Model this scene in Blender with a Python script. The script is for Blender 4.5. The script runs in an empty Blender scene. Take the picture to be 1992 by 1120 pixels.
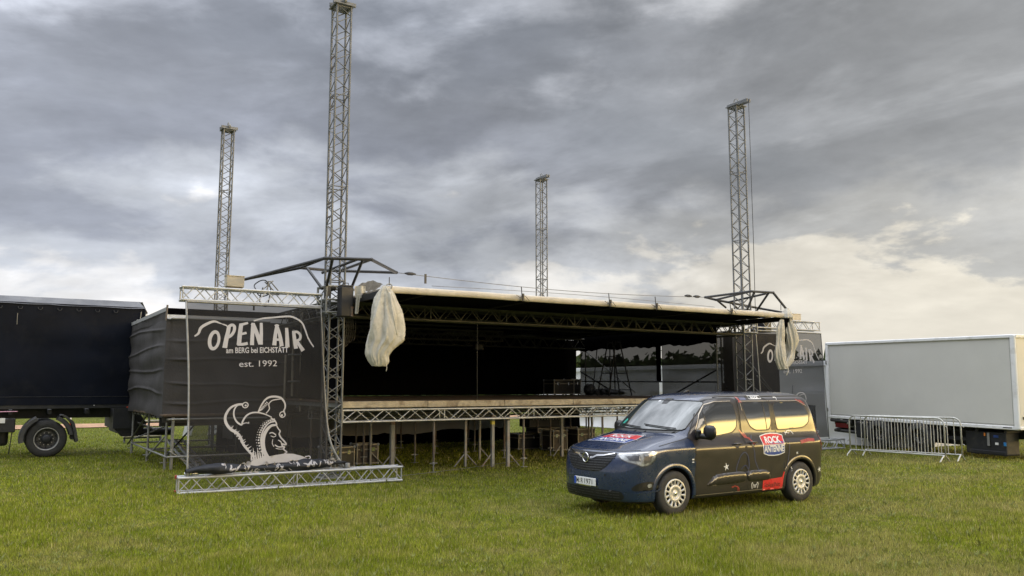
import bpy, bmesh, math, random
import numpy as np
from mathutils import Vector, Matrix, noise as mnoise
from mathutils.geometry import delaunay_2d_cdt
from mathutils.bvhtree import BVHTree

random.seed(7)
RNG = np.random.default_rng(7)
SC = bpy.context.scene
COL = SC.collection
PI = math.pi

# ------------------------------------------------------------------ camera
EYE = 1.9
FPX = 1604.4            # focal length in pixels of the 1992 px wide photograph
PITCH = 0.1176
cam_d = bpy.data.cameras.new('camera')
cam_d.sensor_width = 36.0
cam_d.lens = 36.0 * FPX / 1992.0
cam_d.clip_start = 0.05
cam_d.clip_end = 3000
cam = bpy.data.objects.new('camera', cam_d)
COL.objects.link(cam)
cam.location = (0, 0, EYE)
cam.rotation_euler = (PI / 2 + PITCH, 0, 0)
SC.camera = cam

# ------------------------------------------------------------------ light
SUN_AZ = math.radians(122)     # clockwise from the viewing direction: low in the west, to the right
SUN_EL = math.radians(14)
sun_dir = Vector((math.sin(SUN_AZ) * math.cos(SUN_EL), math.cos(SUN_AZ) * math.cos(SUN_EL), math.sin(SUN_EL)))
sl = bpy.data.lights.new('sun', 'SUN')
sl.energy = 0.6
sl.angle = math.radians(28)
sl.color = (1.0, 0.86, 0.68)
so = bpy.data.objects.new('sun', sl)
COL.objects.link(so)
so.rotation_euler = sun_dir.to_track_quat('Z', 'Y').to_euler()

SC.view_settings.view_transform = 'Standard'
SC.view_settings.look = 'None'
SC.view_settings.gamma = 1.0
SC.view_settings.use_curve_mapping = False
SC.view_settings.exposure = 0.4


class NT:
    """small node-tree helper"""
    def __init__(s, tree):
        s.t = tree
        s.n = tree.nodes
        s.l = tree.links

    def new(s, kind, **kw):
        n = s.n.new(kind)
        for k, v in kw.items():
            setattr(n, k, v)
        return n

    def set(s, sock, v):
        if isinstance(v, bpy.types.NodeSocket):
            s.l.new(v, sock)
        else:
            sock.default_value = v

    def math(s, op, a, b=0.0, c=0.0, clamp=False):
        n = s.new('ShaderNodeMath', operation=op, use_clamp=clamp)
        s.set(n.inputs[0], a); s.set(n.inputs[1], b); s.set(n.inputs[2], c)
        return n.outputs[0]

    def noise(s, vec, scale, detail=4, rough=0.5, dist=0.0):
        n = s.new('ShaderNodeTexNoise')
        if vec is not None:
            s.l.new(vec, n.inputs['Vector'])
        n.inputs['Scale'].default_value = scale
        n.inputs['Detail'].default_value = detail
        n.inputs['Roughness'].default_value = rough
        n.inputs['Distortion'].default_value = dist
        return n.outputs['Fac']

    def maprange(s, v, a, b, c=0.0, d=1.0, smooth=False):
        n = s.new('ShaderNodeMapRange')
        if smooth:
            n.interpolation_type = 'SMOOTHSTEP'
        s.set(n.inputs[0], v)
        for i, x in enumerate((a, b, c, d)):
            n.inputs[i + 1].default_value = x
        return n.outputs[0]

    def mix(s, f, a, b, blend='MIX'):
        n = s.new('ShaderNodeMix', data_type='RGBA', blend_type=blend)
        s.set(n.inputs[0], f)
        s.set(n.inputs[6], a if isinstance(a, bpy.types.NodeSocket) else (*a[:3], 1))
        s.set(n.inputs[7], b if isinstance(b, bpy.types.NodeSocket) else (*b[:3], 1))
        return n.outputs[2]

    def ramp(s, f, stops):
        n = s.new('ShaderNodeValToRGB')
        cr = n.color_ramp
        cr.interpolation = 'EASE'
        while len(cr.elements) < len(stops):
            cr.elements.new(0.5)
        for e, (p, c) in zip(cr.elements, stops):
            e.position = p
            e.color = (*c, 1)
        s.set(n.inputs[0], f)
        return n.outputs[0]


# ------------------------------------------------------------------ sky
world = bpy.data.worlds.new('World')
SC.world = world
world.use_nodes = True
wt = NT(world.node_tree)
wt.n.clear()
wout = wt.new('ShaderNodeOutputWorld')
wbg = wt.new('ShaderNodeBackground')
wbg.inputs['Strength'].default_value = 0.1
wt.l.new(wbg.outputs[0], wout.inputs[0])
tc = wt.new('ShaderNodeTexCoord')
nrm = wt.new('ShaderNodeVectorMath', operation='NORMALIZE')
wt.l.new(tc.outputs['Generated'], nrm.inputs[0])
sep = wt.new('ShaderNodeSeparateXYZ')
wt.l.new(nrm.outputs[0], sep.inputs[0])
dx, dy, dz = sep.outputs
sky = wt.new('ShaderNodeTexSky', sky_type='NISHITA')
sky.sun_disc = False
sky.sun_elevation = SUN_EL
sky.sun_rotation = SUN_AZ
sky.dust_density = 2.0
# cloud sheet: the direction projected on a plane overhead, so the clouds foreshorten to the horizon
zz = wt.math('ADD', wt.math('MAXIMUM', dz, 0.0), 0.22)
cx = wt.math('DIVIDE', dx, zz)
cy = wt.math('DIVIDE', dy, zz)
comb = wt.new('ShaderNodeCombineXYZ')
wt.l.new(wt.math('ADD', wt.math('MULTIPLY', cx, 0.75), wt.math('MULTIPLY', cy, -0.25)), comb.inputs[0])
wt.l.new(cy, comb.inputs[1])
comb.inputs[2].default_value = 3.7
P = comb.outputs[0]
big = wt.noise(P, 0.85, 3, 0.5, 0.3)
mid = wt.noise(P, 2.1, 5, 0.52, 0.15)
fine = wt.noise(P, 6.5, 6, 0.55, 0.2)
# rounder billows, in the plane of the direction itself
c3 = wt.new('ShaderNodeCombineXYZ')
wt.l.new(dx, c3.inputs[0]); wt.l.new(wt.math('MULTIPLY', dz, 2.1), c3.inputs[1]); wt.l.new(wt.math('MULTIPLY', dy, 0.8), c3.inputs[2])
puff = wt.noise(c3.outputs[0], 4.4, 8, 0.55, 0.25)
puff2 = wt.noise(c3.outputs[0], 9.5, 6, 0.55, 0.2)
# long shreds of brighter cloud, rising a little to the right
c4 = wt.new('ShaderNodeCombineXYZ')
wt.l.new(dx, c4.inputs[0])
wt.l.new(wt.math('MULTIPLY', wt.math('SUBTRACT', dz, wt.math('MULTIPLY', dx, 0.12)), 2.9), c4.inputs[1])
wt.l.new(wt.math('ADD', wt.math('MULTIPLY', dy, 0.8), 2.3), c4.inputs[2])
shred = wt.noise(c4.outputs[0], 3.0, 8, 0.56, 0.3)
wisp = wt.noise(c4.outputs[0], 7.0, 6, 0.6, 0.25)
# elevation pushed about by the cloud noise gives bands with ragged lower edges
el = wt.math('ADD', dz, wt.math('MULTIPLY', wt.math('SUBTRACT', mid, 0.5), 0.08))
el = wt.math('ADD', el, wt.math('MULTIPLY', wt.math('SUBTRACT', big, 0.5), 0.16))
el = wt.math('ADD', el, wt.math('MULTIPLY', wt.math('SUBTRACT', puff, 0.5), 0.52))
el = wt.math('ADD', el, wt.math('MULTIPLY', wt.math('SUBTRACT', puff2, 0.5), 0.14))
el = wt.math('ADD', el, wt.math('MULTIPLY', wt.math('SUBTRACT', fine, 0.5), 0.05))
el = wt.math('ADD', el, wt.math('MULTIPLY', dx, -0.03))
cold = wt.ramp(el, [(0.0, (0.62, 0.59, 0.56)), (0.085, (0.52, 0.52, 0.53)), (0.135, (0.36, 0.38, 0.42)),
                    (0.25, (0.215, 0.230, 0.270)), (0.37, (0.195, 0.208, 0.240)), (0.50, (0.36, 0.38, 0.43)), (0.85, (1.7, 1.78, 1.92))])
warm = wt.ramp(el, [(0.0, (0.60, 0.565, 0.49)), (0.105, (0.58, 0.545, 0.47)), (0.14, (0.35, 0.348, 0.335)),
                    (0.25, (0.225, 0.23, 0.235)), (0.37, (0.205, 0.21, 0.216)), (0.50, (0.36, 0.36, 0.36)), (0.85, (1.7, 1.74, 1.82))])
side = wt.maprange(dx, -0.25, 0.5, 0, 1, True)
cloud = wt.mix(side, cold, warm)
det = wt.maprange(wt.math('ADD', wt.math('MULTIPLY', puff2, 0.55), wt.math('MULTIPLY', fine, 0.45)), 0.34, 0.68, 0.85, 1.18)
det = wt.math('MULTIPLY', det, wt.maprange(shred, 0.48, 0.66, 0.95, 1.33, True))
det = wt.math('MULTIPLY', det, wt.maprange(wisp, 0.35, 0.70, 0.92, 1.12))
det = wt.math('MULTIPLY', det, wt.maprange(wt.math('ABSOLUTE', wt.math('SUBTRACT', dx, 0.08)), 0.05, 0.6, 0.95, 1.38, True))
low = wt.maprange(dz, 0.02, 0.16, 0.25, 1.0, True)       # the far, low sky is smoother
det = wt.math('ADD', wt.math('MULTIPLY', wt.math('SUBTRACT', det, 1.0), low), 1.0)
cv = wt.new('ShaderNodeVectorMath', operation='SCALE')
wt.l.new(cloud, cv.inputs[0]); wt.l.new(det, cv.inputs['Scale'])
# the low western sky under the cloud edge, where the sun is going down
dot = wt.new('ShaderNodeVectorMath', operation='DOT_PRODUCT')
wt.l.new(nrm.outputs[0], dot.inputs[0])
GA = math.radians(100)
dot.inputs[1].default_value = (math.sin(GA), math.cos(GA), 0.0)
azf = wt.maprange(dot.outputs['Value'], 0.70, 0.93, 0, 1, True)
elg = wt.math('ADD', dz, wt.math('MULTIPLY', wt.math('SUBTRACT', shred, 0.5), 0.10))
elf = wt.maprange(elg, 0.20, 0.14, 0, 1, True)
glow = wt.math('MULTIPLY', azf, elf)
glowc = wt.ramp(wt.maprange(elg, 0.0, 0.22), [(0.0, (2.4, 1.3, 0.40)), (0.3, (6.0, 4.0, 1.3)), (0.65, (9.0, 6.5, 2.4)), (1.0, (2.5, 2.1, 1.3))])
c2 = wt.mix(glow, cv.outputs[0], glowc)
# scaled up by 10 because the Background strength is 0.1; clear sky shows faintly through the thin parts
up = wt.new('ShaderNodeVectorMath', operation='SCALE')
wt.l.new(c2, up.inputs[0]); up.inputs['Scale'].default_value = 10.0
thin = wt.maprange(big, 0.55, 0.75, 0.02, 0.12)
wt.l.new(wt.mix(thin, up.outputs[0], sky.outputs[0]), wbg.inputs['Color'])

# ------------------------------------------------------------------ pixel measurements -> places
TH = math.radians(32.083)
FL = np.array([-3.726, 17.22])
UU = np.array([math.cos(TH), math.sin(TH)])
VV = np.array([-math.sin(TH), math.cos(TH)])


def _ray(x, y):
    a = (x - 996) / FPX; b = -(y - 560) / FPX
    c, s = math.cos(PITCH), math.sin(PITCH)
    return np.array([a, c - b * s, s + b * c])


def _uv(p):
    return (float((p[:2] - FL) @ UU), float((p[:2] - FL) @ VV), float(p[2] + EYE))


def sv(x, y, v=0.0):       # point of the plane v = const of the stage frame
    r = _ray(x, y); return _uv(r * ((FL @ VV + v) / (r[:2] @ VV)))


def su(x, y, u=0.0):
    r = _ray(x, y); return _uv(r * ((FL @ UU + u) / (r[:2] @ UU)))


def sg(x, y, z=0.0):
    r = _ray(x, y); return _uv(r * ((z - EYE) / r[2]))


def sd(x, y, d):
    r = _ray(x, y); return _uv(r * (d / r[1]))


STAGE = Matrix.Translation((FL[0], FL[1], 0)) @ Matrix.Rotation(TH, 4, 'Z')
WORLD = Matrix.Identity(4)

# ------------------------------------------------------------------ materials
MATS = {}


def mat(name, col, rough=0.5, metal=0.0, var=0.12, scale=6.0, bump=0.0, bscale=60.0, dirt=None, dirtamt=0.0,
        dscale=3.0, coat=0.0, alpha=1.0, spec=0.5, sheen=0.0, transl=0.0):
    if name in MATS:
        return MATS[name]
    m = bpy.data.materials.new(name)
    m.use_nodes = True
    t = NT(m.node_tree)
    b = t.n['Principled BSDF']
    geo = t.new('ShaderNodeNewGeometry')
    pos = geo.outputs['Position']
    n1 = t.noise(pos, scale, 5, 0.6)
    lo = tuple(max(0.0, c * (1 - var)) for c in col)
    hi = tuple(min(1.0, c * (1 + var)) for c in col)
    c = t.mix(t.maprange(n1, 0.3, 0.7), lo, hi)
    if dirt is not None:
        n2 = t.noise(pos, dscale, 6, 0.65, 0.4)
        c = t.mix(t.maprange(n2, 0.52, 0.68, 0, dirtamt), c, dirt)
    t.l.new(c, b.inputs['Base Color'])
    b.inputs['Metallic'].default_value = metal
    n3 = t.noise(pos, scale * 2.3, 3)
    t.l.new(t.maprange(n3, 0.3, 0.7, max(0.0, rough - 0.07 * min(1, rough * 3)), min(1, rough + 0.07)), b.inputs['Roughness'])
    b.inputs['Specular IOR Level'].default_value = spec
    if coat:
        b.inputs['Coat Weight'].default_value = coat
        b.inputs['Coat Roughness'].default_value = 0.03
    if sheen:
        b.inputs['Sheen Weight'].default_value = sheen
    if bump:
        bn = t.new('ShaderNodeBump')
        bn.inputs['Strength'].default_value = bump
        bn.inputs['Distance'].default_value = 0.02
        t.l.new(t.noise(pos, bscale, 4), bn.inputs['Height'])
        t.l.new(bn.outputs[0], b.inputs['Normal'])
    out = t.n['Material Output']
    sh = b.outputs[0]
    if transl:
        tr = t.new('ShaderNodeBsdfTranslucent')
        t.l.new(c, tr.inputs[0])
        mx = t.new('ShaderNodeMixShader'); mx.inputs[0].default_value = transl
        t.l.new(sh, mx.inputs[1]); t.l.new(tr.outputs[0], mx.inputs[2]); sh = mx.outputs[0]
    if alpha < 1:
        tp = t.new('ShaderNodeBsdfTransparent')
        mx = t.new('ShaderNodeMixShader'); mx.inputs[0].default_value = alpha
        t.l.new(tp.outputs[0], mx.inputs[1]); t.l.new(sh, mx.inputs[2]); sh = mx.outputs[0]
    t.l.new(sh, out.inputs[0])
    MATS[name] = m
    return m


M_alu = mat('weathered_aluminium', (0.165, 0.172, 0.180), 0.5, 0.35, 0.25, 4, dirt=(0.11, 0.10, 0.085), dirtamt=0.6, dscale=5)
M_alu2 = mat('bright_aluminium', (0.43, 0.44, 0.455), 0.4, 0.4, 0.15, 4, dirt=(0.25, 0.23, 0.20), dirtamt=0.5, dscale=6)
M_galv = mat('galvanised_steel', (0.27, 0.27, 0.26), 0.55, 0.35, 0.2, 9, dirt=(0.2, 0.17, 0.12), dirtamt=0.5)
M_rust = mat('rusty_galvanised_steel', (0.15, 0.13, 0.115), 0.6, 0.3, 0.25, 5, dirt=(0.20, 0.09, 0.04), dirtamt=0.8)
M_post = mat('grey_painted_post', (0.25, 0.25, 0.24), 0.6, 0.0, 0.15, 5, dirt=(0.25, 0.12, 0.05), dirtamt=0.5, dscale=4)
M_black = mat('black_painted_steel', (0.022, 0.022, 0.024), 0.45, 0.0, 0.3, 6, dirt=(0.08, 0.07, 0.06), dirtamt=0.3)
M_dark = mat('dark_grey_plastic', (0.016, 0.016, 0.018), 0.5, 0.0, 0.2, 8)
M_rubber = mat('rubber', (0.032, 0.031, 0.030), 0.75, 0.0, 0.25, 9, bump=0.2, bscale=90, dirt=(0.06, 0.055, 0.045), dirtamt=0.5)
M_drape = mat('black_stage_drape', (0.002, 0.002, 0.0025), 0.95, 0.0, 0.3, 2, spec=0.03)
M_cream = mat('cream_tarpaulin', (0.62, 0.56, 0.47), 0.55, 0.0, 0.10, 3, bump=0.35, bscale=9, dirt=(0.45, 0.39, 0.29), dirtamt=0.5, dscale=4, transl=0.15)
M_bag = mat('dirty_white_tarpaulin', (0.55, 0.52, 0.45), 0.6, 0.0, 0.15, 5, bump=0.5, bscale=14, dirt=(0.30, 0.27, 0.20), dirtamt=0.7, dscale=5, transl=0.1)
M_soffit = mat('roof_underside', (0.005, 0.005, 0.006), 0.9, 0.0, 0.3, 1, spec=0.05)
M_gauze = mat('dark_wind_gauze', (0.062, 0.058, 0.058), 0.8, 0.0, 0.15, 2, bump=0.3, bscale=20, alpha=0.993, spec=0.2)
M_side = mat('side_wall_gauze', (0.042, 0.038, 0.036), 0.85, 0.0, 0.2, 2, alpha=0.89, spec=0.1)
M_banner = mat('banner_mesh_cloth', (0.015, 0.0145, 0.015), 0.75, 0.0, 0.2, 1.5, bump=0.15, bscale=25, alpha=0.74, spec=0.2)
M_bfold = mat('bunched_banner_cloth', (0.022, 0.024, 0.030), 0.6, 0.0, 0.3, 6, bump=0.5, bscale=12, spec=0.3)
M_print = mat('banner_print_white', (0.40, 0.385, 0.39), 0.8, 0.0, 0.08, 3, spec=0.15)
M_wood = mat('stage_plywood', (0.11, 0.075, 0.052), 0.7, 0.0, 0.3, 4, bump=0.1, dirt=(0.10, 0.08, 0.06), dirtamt=0.7, dscale=2)
M_edge = mat('deck_edge_timber', (0.40, 0.35, 0.27), 0.7, 0.0, 0.25, 7, bump=0.3, dirt=(0.13, 0.09, 0.06), dirtamt=0.8, dscale=3)
M_white = mat('white_sheet_steel', (0.61, 0.60, 0.56), 0.35, 0.0, 0.04, 0.8, dirt=(0.54, 0.53, 0.50), dirtamt=0.4, dscale=0.7)
M_wframe = mat('trailer_edge_profile', (0.80, 0.80, 0.80), 0.35, 0.0, 0.05, 2, dirt=(0.45, 0.43, 0.39), dirtamt=0.4)
M_tent = mat('white_tent_cloth', (0.74, 0.75, 0.77), 0.6, 0.0, 0.05, 1, bump=0.5, bscale=3, transl=0.2)
M_tentd = mat('grey_tent_cloth', (0.30, 0.30, 0.30), 0.7, 0.0, 0.1, 1, bump=0.4, bscale=3)
M_tarp = mat('navy_truck_tarpaulin', (0.005, 0.007, 0.014), 0.6, 0.0, 0.25, 0.9, bump=0.25, bscale=2.5, dirt=(0.014, 0.015, 0.02), dirtamt=0.6, dscale=1.5, spec=0.12)
M_tarp2 = mat('faded_roof_tarpaulin', (0.10, 0.105, 0.12), 0.6, 0.0, 0.3, 1.6, bump=0.4, bscale=3, dirt=(0.2, 0.2, 0.2), dirtamt=0.5, dscale=2)
M_chassis = mat('truck_chassis_black', (0.014, 0.015, 0.018), 0.55, 0.0, 0.3, 5, dirt=(0.05, 0.045, 0.035), dirtamt=0.6)
M_rim = mat('truck_rim_steel', (0.09, 0.09, 0.09), 0.4, 0.4, 0.2, 8, dirt=(0.03, 0.03, 0.03), dirtamt=0.6, dscale=8)
M_rimb = mat('rim_bright_edge', (0.5, 0.5, 0.5), 0.35, 0.6, 0.15, 8)
M_paint = mat('navy_car_paint', (0.008, 0.022, 0.068), 0.28, 0.1, 0.04, 3, coat=1.0, spec=0.6)
M_wrap = mat('dark_wrap_film', (0.026, 0.022, 0.024), 0.35, 0.0, 0.06, 3, coat=1.0, spec=0.3)
M_glass = mat('tinted_glass', (0.012, 0.013, 0.012), 0.02, 0.0, 0.05, 2, coat=1.0, spec=1.0)
M_ws = mat('windscreen_glass', (0.040, 0.050, 0.050), 0.04, 0.0, 0.45, 2.2, coat=1.0, spec=1.0)
M_trim = mat('black_car_trim', (0.012, 0.012, 0.013), 0.35, 0.0, 0.2, 8)
M_bar = mat('grille_bar_plastic', (0.045, 0.046, 0.05), 0.3, 0.0, 0.1, 8)
M_chrome = mat('chrome', (0.75, 0.75, 0.76), 0.12, 1.0, 0.03, 3)
M_seal = mat('bright_window_seal', (0.45, 0.40, 0.33), 0.3, 0.6, 0.05, 3)
M_cover = mat('silver_wheel_cover', (0.50, 0.495, 0.47), 0.35, 0.35, 0.05, 3)
M_lamp = mat('headlamp_glass', (0.34, 0.35, 0.36), 0.08, 0.35, 0.5, 16, coat=1.0)
M_lampd = mat('headlamp_inner', (0.10, 0.10, 0.11), 0.15, 0.3, 0.3, 16, coat=1.0)
M_red = mat('red_film', (0.62, 0.03, 0.035), 0.3, 0.0, 0.04, 3, coat=0.6)
M_redl = mat('red_lamp_glass', (0.45, 0.012, 0.01), 0.12, 0.0, 0.1, 12, coat=1.0)
M_blue = mat('blue_film', (0.03, 0.07, 0.30), 0.3, 0.0, 0.04, 3, coat=0.6)
M_wfilm = mat('white_film', (0.76, 0.76, 0.76), 0.35, 0.0, 0.03, 3, coat=0.4)
M_bline = mat('dim_blue_print', (0.055, 0.065, 0.15), 0.3, 0.0, 0.05, 3, coat=0.8)
M_rline = mat('dull_red_print', (0.35, 0.05, 0.04), 0.3, 0.0, 0.3, 30, coat=0.8)
M_plate = mat('number_plate_white', (0.75, 0.75, 0.73), 0.4, 0.0, 0.03, 3)
M_pblue = mat('number_plate_blue', (0.01, 0.07, 0.42), 0.4, 0.0, 0.03, 3)
M_ink = mat('black_lettering', (0.01, 0.01, 0.01), 0.5, 0.0, 0.1, 3)
M_orange = mat('orange_lens', (0.8, 0.25, 0.04), 0.3, 0.0, 0.1, 3)
M_green = mat('green_sticker', (0.02, 0.32, 0.24), 0.4, 0.0, 0.1, 3)
M_ply = mat('flight_case_brown_ply', (0.035, 0.025, 0.02), 0.5, 0.0, 0.2, 6, dirt=(0.2, 0.14, 0.08), dirtamt=0.4, dscale=4)
M_caseb = mat('flight_case_black_ply', (0.016, 0.016, 0.018), 0.45, 0.0, 0.2, 6)
M_trimc = mat('case_edge_aluminium', (0.26, 0.24, 0.20), 0.4, 0.4, 0.1, 6)
M_earth = mat('bare_earth', (0.42, 0.25, 0.15), 0.95, 0.0, 0.35, 1.5, bump=0.4, bscale=5)
M_rope = mat('dark_rope', (0.05, 0.05, 0.05), 0.8, 0.0, 0.2, 9)
M_wire = mat('steel_wire', (0.20, 0.20, 0.20), 0.5, 0.6, 0.2, 9)
M_boxlit = mat('warm_lit_white', (0.52, 0.46, 0.36), 0.5, 0.0, 0.08, 4, dirt=(0.3, 0.25, 0.18), dirtamt=0.5)  # warm low sunlight is mixed into the colour of the white boxes
M_redp = mat('red_painted_steel', (0.40, 0.04, 0.03), 0.45, 0.0, 0.15, 6)


# ------------------------------------------------------------------ mesh helpers
def newmesh(name, verts, faces, m, smooth=False):
    me = bpy.data.meshes.new(name)
    me.from_pydata([tuple(map(float, v)) for v in verts], [], faces)
    ms = m if isinstance(m, (list, tuple)) else [m]
    for x in ms:
        me.materials.append(x)
    if smooth:
        me.polygons.foreach_set('use_smooth', [True] * len(me.polygons))
    me.update()
    return me


_cache = {}


def unit_cyl(m, sides):
    k = ('cyl', m.name, sides)
    if k not in _cache:
        vs, fs = [], []
        for z in (0, 1):
            for i in range(sides):
                a = 2 * PI * i / sides
                vs.append((math.cos(a), math.sin(a), z))
        for i in range(sides):
            j = (i + 1) % sides
            fs.append((i, j, sides + j, sides + i))
        me = newmesh('tube', vs, fs + [tuple(range(sides))[::-1], tuple(range(sides, 2 * sides))], m)
        me.polygons.foreach_set('use_smooth', [True] * sides + [False] * 2)
        _cache[k] = me
    return _cache[k]


def box_mesh(m, sx, sy, sz, bev=0.0):
    k = ('box', m.name, round(sx, 3), round(sy, 3), round(sz, 3), round(bev, 4))
    if k not in _cache:
        bm = bmesh.new()
        bmesh.ops.create_cube(bm, size=1.0, matrix=Matrix.Diagonal((sx, sy, sz, 1)))
        if bev:
            bmesh.ops.bevel(bm, geom=bm.edges[:], offset=bev, segments=2 if bev > 0.02 else 1, affect='EDGES', profile=0.6)
        me = bpy.data.meshes.new('box')
        bm.to_mesh(me); bm.free()
        me.materials.append(m)
        _cache[k] = me
    return _cache[k]


def cyl_matrix(a, b, r):
    a = Vector(a); b = Vector(b)
    d = b - a
    L = max(d.length, 1e-5)
    q = d.to_track_quat('Z', 'Y').to_matrix().to_4x4()
    return Matrix.Translation(a) @ q @ Matrix.Diagonal((r, r, L, 1))


def sweep(points, r, sides=8, closed=False, caps=True):
    pts = [Vector(p) for p in points]
    n = len(pts)
    vs, fs = [], []
    prev = None
    for i, p in enumerate(pts):
        if closed:
            d = (pts[(i + 1) % n] - pts[i - 1]).normalized()
        else:
            d = (pts[min(i + 1, n - 1)] - pts[max(i - 1, 0)]).normalized()
        if prev is None:
            up = Vector((0, 0, 1)) if abs(d.z) < 0.9 else Vector((1, 0, 0))
            x = d.cross(up).normalized()
        else:
            x = (prev - d * prev.dot(d)).normalized()
        prev = x
        y = d.cross(x)
        rr = r[i] if isinstance(r, (list, tuple)) else r
        for k in range(sides):
            a = 2 * PI * k / sides
            vs.append(p + x * math.cos(a) * rr + y * math.sin(a) * rr)
    m = n if closed else n - 1
    for i in range(m):
        j = (i + 1) % n
        for k in range(sides):
            l = (k + 1) % sides
            fs.append((i * sides + k, i * sides + l, j * sides + l, j * sides + k))
    if not closed and caps:
        fs.append(tuple(range(sides))[::-1])
        fs.append(tuple(range((n - 1) * sides, n * sides)))
    return vs, fs


def smoothpath(pts, n=6):
    P = [np.array(p, float) for p in pts]
    out = []
    for i in range(len(P) - 1):
        p0 = P[max(i - 1, 0)]; p1 = P[i]; p2 = P[i + 1]; p3 = P[min(i + 2, len(P) - 1)]
        for k in range(n):
            t = k / n
            out.append(0.5 * ((2 * p1) + (-p0 + p2) * t + (2 * p0 - 5 * p1 + 4 * p2 - p3) * t * t + (-p0 + 3 * p1 - 3 * p2 + p3) * t ** 3))
    out.append(P[-1])
    return out


def merge(parts):
    vs, fs = [], []
    for v, f in parts:
        o = len(vs)
        vs += list(v)
        fs += [tuple(i + o for i in x) for x in f]
    return vs, fs


def boxgeo(c, s):
    cx, cy, cz = c; a, b, d = s[0] / 2, s[1] / 2, s[2] / 2
    v = [(cx + i * a, cy + j * b, cz + k * d) for k in (-1, 1) for j in (-1, 1) for i in (-1, 1)]
    f = [(0, 2, 3, 1), (4, 5, 7, 6), (0, 1, 5, 4), (2, 6, 7, 3), (0, 4, 6, 2), (1, 3, 7, 5)]
    return v, f


def cylgeo(a, b, r, sides=8):
    return sweep([a, b], r, sides)


def lathe(profile, axis='y', segs=32, c=(0, 0, 0)):
    """profile: list of (radius, height along axis)"""
    vs, fs = [], []
    n = len(profile)
    for i in range(segs):
        a = 2 * PI * i / segs
        for r, h in profile:
            if axis == 'y':
                vs.append((c[0] + r * math.cos(a), c[1] + h, c[2] + r * math.sin(a)))
            elif axis == 'z':
                vs.append((c[0] + r * math.cos(a), c[1] + r * math.sin(a), c[2] + h))
    for i in range(segs):
        j = (i + 1) % segs
        for k in range(n - 1):
            q = (i * n + k, i * n + k + 1, j * n + k + 1, j * n + k)
            fs.append(q)
    return vs, fs


def grid(fn, nu, nv):
    vs = [fn(i / nu, j / nv) for j in range(nv + 1) for i in range(nu + 1)]
    fs = [(j * (nu + 1) + i, j * (nu + 1) + i + 1, (j + 1) * (nu + 1) + i + 1, (j + 1) * (nu + 1) + i) for j in range(nv) for i in range(nu)]
    return vs, fs


# ------------------------------------------------------------------ things and parts
def setp(o, label=None, cat=None, group=None, kind=None):
    if label: o['label'] = label
    if cat: o['category'] = cat
    if group: o['group'] = group
    if kind: o['kind'] = kind
    return o


class Thing:
    def __init__(s, name, label, cat, loc=(0, 0, 0), rz=0.0, group=None, frame=STAGE, M=None):
        s.root = bpy.data.objects.new(name, None)
        s.root.empty_display_size = 0.2
        COL.objects.link(s.root)
        s.root.matrix_world = M if M is not None else frame @ Matrix.Translation(loc) @ Matrix.Rotation(rz, 4, 'Z')
        setp(s.root, label, cat, group)

    def obj(s, name, me, M=None, parent=None, label=None, kind=None):
        o = bpy.data.objects.new(name, me)
        COL.objects.link(o)
        p = parent or s.root
        o.parent = p
        L = M if M is not None else Matrix.Identity(4)
        if parent is not None:
            L = parent.matrix_basis.inverted() @ L
        o.matrix_basis = L
        if label: o['label'] = label
        if kind: o['kind'] = kind
        return o

    def mesh(s, name, vf, m, smooth=False, **kw):
        return s.obj(name, newmesh(name, vf[0], vf[1], m, smooth), **kw)

    def box(s, name, c, size, m, bev=0.0, R=None, **kw):
        M = Matrix.Translation(c)
        if R is not None:
            M = M @ R
        return s.obj(name, box_mesh(m, *size, bev), M, **kw)

    def tube(s, name, a, b, r, m, sides=8, **kw):
        return s.obj(name, unit_cyl(m, sides), cyl_matrix(a, b, r), **kw)

    def path(s, name, pts, r, m, sides=8, closed=False, **kw):
        return s.mesh(name, sweep(pts, r, sides, closed), m, True, **kw)


def single(name, label, cat, vf, m, smooth=False, group=None, kind=None, frame=STAGE, loc=(0, 0, 0), rz=0.0):
    o = bpy.data.objects.new(name, newmesh(name, vf[0], vf[1], m, smooth))
    COL.objects.link(o)
    o.matrix_world = frame @ Matrix.Translation(loc) @ Matrix.Rotation(rz, 4, 'Z')
    return setp(o, label, cat, group, kind)


def dup(th, M, label, group=None):
    """a copy of a thing with copies of its parts and sub-parts"""
    def rec(o, parent):
        c = o.copy()
        COL.objects.link(c)
        if parent is not None:
            c.parent = parent
        for ch in [x for x in KIDS.get(o.name, [])]:
            rec(ch, c)
        return c
    KIDS = {}
    stack = [th.root]
    for o in list(COL.objects):
        if o.parent is not None:
            KIDS.setdefault(o.parent.name, []).append(o)
    r = rec(th.root, None)
    r.matrix_world = M
    r['label'] = label
    if group: r['group'] = group
    return r


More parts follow.
